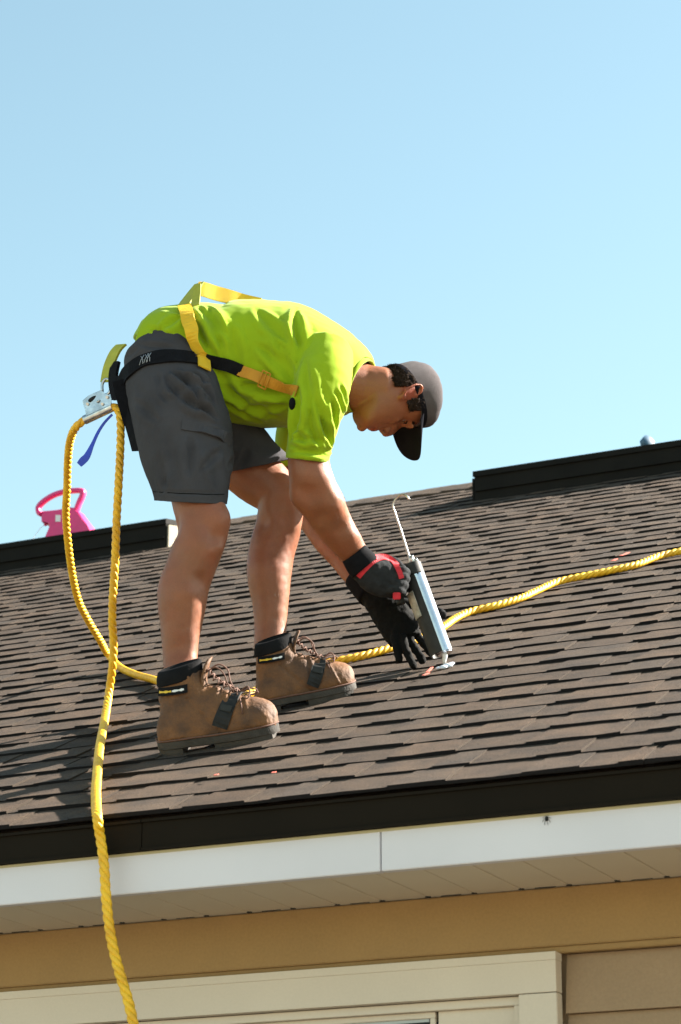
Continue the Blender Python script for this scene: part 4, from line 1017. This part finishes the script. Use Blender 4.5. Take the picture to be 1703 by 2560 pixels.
# ================================================================== ROPE
RR = .0108
def rope_path():
    P = []
    # tail end hanging below the eave, up over the roof to the hips
    top = [(352, 2660), (340, 2590), (320, 2500), (297, 2425), (277, 2340), (266, 2250), (260, 2160), (250, 2085)]
    for u, v in top: P.append(at(u, v, EY-.022))
    P.append(onroof(243, 2040, .016))
    for u, v in ((240, 1990), (243, 1935), (250, 1865), (262, 1800)): P.append(onroof(u, v, .024 if v < 1990 else .020))
    q = onroof(262, 1800).y; ys = [(272, 1735), (282, 1660), (284, 1600), (281, 1550), (283, 1480), (288, 1400), (292, 1300), (297, 1200), (301, 1120), (302, 1060), (298, 1030), (287, 1016)]
    for i, (u, v) in enumerate(ys): P.append(at(u, v, q+(gY-q)*min(1, (i+1)/8)))
    for u, v in ((278, 1018), (246, 1034), (212, 1050)): P.append(at(u, v, gY))
    a = [(190, 1068), (176, 1100), (170, 1150), (168, 1220), (165, 1290), (172, 1370), (182, 1440), (196, 1500), (220, 1550), (250, 1600), (270, 1636)]
    e = onroof(300, 1668, .012)
    for i, (u, v) in enumerate(a): P.append(at(u, v, gY+(e.y-gY)*(i/10)**1.2))
    for u, v in ((300, 1668), (340, 1687), (395, 1703), (450, 1730), (500, 1756), (545, 1764), (580, 1756), (625, 1734), (680, 1705), (740, 1676), (790, 1663), (840, 1653), (900, 1641), (970, 1622), (1040, 1600), (1100, 1572), (1140, 1545), (1180, 1528), (1240, 1514), (1300, 1496), (1340, 1478), (1390, 1456), (1450, 1442), (1520, 1428), (1590, 1412), (1650, 1390), (1720, 1374), (1820, 1352), (1950, 1320)):
        P.append(onroof(u, v, .020))
    return P
rp_ = catmull([tuple(p) for p in rope_path()], 10); pts = [Vector(p) for p in rp_]
# even spacing
acc = [0]
for a, b in zip(pts, pts[1:]): acc.append(acc[-1]+(b-a).length)
stp = .006; N_ = int(acc[-1]/stp); ev = []; j = 0
for i in range(N_+1):
    s = i*stp
    while j < len(acc)-2 and acc[j+1] < s: j += 1
    t = (s-acc[j])/max(1e-9, acc[j+1]-acc[j]); ev.append(pts[j].lerp(pts[j+1], min(1, t)))
for _ in range(4): ev = [ev[0]]+[(ev[i-1]+ev[i]*2+ev[i+1])/4 for i in range(1, len(ev)-1)]+[ev[-1]]
bm = bmesh.new(); prev = None; fr_ = []
for i, p in enumerate(ev):
    t = (ev[min(i+1, len(ev)-1)]-ev[max(i-1, 0)]).normalized()
    a = t.orthogonal().normalized() if prev is None else (prev-t*prev.dot(t)).normalized(); prev = a; fr_.append((p, a, t.cross(a)))
LAY = .060
for k in range(3):
    path = []
    for i, (p, a, b) in enumerate(fr_):
        q = -PI2*(i*stp/LAY+k/3); path.append(p+a*math.cos(q)*RR*.46+b*math.sin(q)*RR*.46)
    tube(bm, path, RR*.60, 8)
tag(obj('safety_rope', bm, m_rope), 'twisted yellow rope running from the harness over the eave and across the shingles', 'rope')

# ================================================================== MAGENTA REEL
RYp = RY+.10
reel = empty('chalk_reel', at(190, 1335, RYp), 'magenta plastic reel with a looped handle behind the left roof vent', 'chalk reel')
def pk(pxs, th, m, name, parent, Y=RYp, bev=.006):
    bm = bmesh.new(); n_ = Vector((0, th/2, 0)); f = [bm.verts.new(at(x, y, Y)-n_) for x, y in pxs]; g = [bm.verts.new(at(x, y, Y)+n_) for x, y in pxs]
    bm.faces.new(f); bm.faces.new(g[::-1])
    for i in range(len(f)): bm.faces.new((f[i], g[i], g[(i+1) % len(f)], f[(i+1) % len(f)]))
    bmesh.ops.bevel(bm, geom=[e for e in bm.edges], offset=bev, segments=3, affect='EDGES'); return obj(name, bm, m, parent, auto=60)
rb = pk([(112, 1288), (165, 1278), (186, 1272), (200, 1280), (228, 1318), (250, 1360), (110, 1370), (136, 1322), (136, 1312), (126, 1308), (112, 1312)], .075, m_pink, 'reel_body', reel)
bm = bmesh.new(); hl = catmull([(104, 1286), (98, 1282), (97, 1268), (112, 1252), (135, 1238), (160, 1230), (185, 1227), (207, 1228), (206, 1240), (198, 1258), (191, 1278)], 4)
hC = [at(u, v, RYp) for u, v in hl]; rings = []
for i, c in enumerate(hC):
    t = (hC[min(i+1, len(hC)-1)]-hC[max(i-1, 0)]).normalized(); s_ = t.cross(Vector((0, 1, 0))).normalized(); d_ = Vector((0, 1, 0)); a_, b_ = .0125, .017
    rings.append([c+s_*a_*math.copysign(abs(math.cos(q))**.7, math.cos(q))+d_*b_*math.copysign(abs(math.sin(q))**.7, math.sin(q)) for q in [PI2*k/14 for k in range(14)]])
skin_rings(bm, rings); obj('handle', bm, m_pink, reel)
bm = bmesh.new(); tube(bm, [at(100, 1284, RYp), at(140, 1280, RYp), at(185, 1274, RYp)], .010, 10); obj('handle_base', bm, m_pink, reel)
bm = bmesh.new(); tube(bm, [at(124, 1296, RYp), at(118, 1306, RYp), at(112, 1314, RYp)], [.016, .012, .007], 12); obj('spout', bm, m_pink, reel)
bm = bmesh.new(); tube(bm, [at(u, v, RYp) for u, v in catmull([(113, 1312), (104, 1318), (94, 1330), (84, 1345), (78, 1365)], 4)], .0014, 6); obj('string', bm, m_white_lbl, reel)
bm = bmesh.new(); box(bm, (0, 0, 0), (.030, .003, .034), mat4(at(147, 1296, RYp-.040), RT, Vector((0, 1, 0)), Vector((0, 0, 1)))); obj('sticker', bm, m_white_lbl, reel, smooth=False)
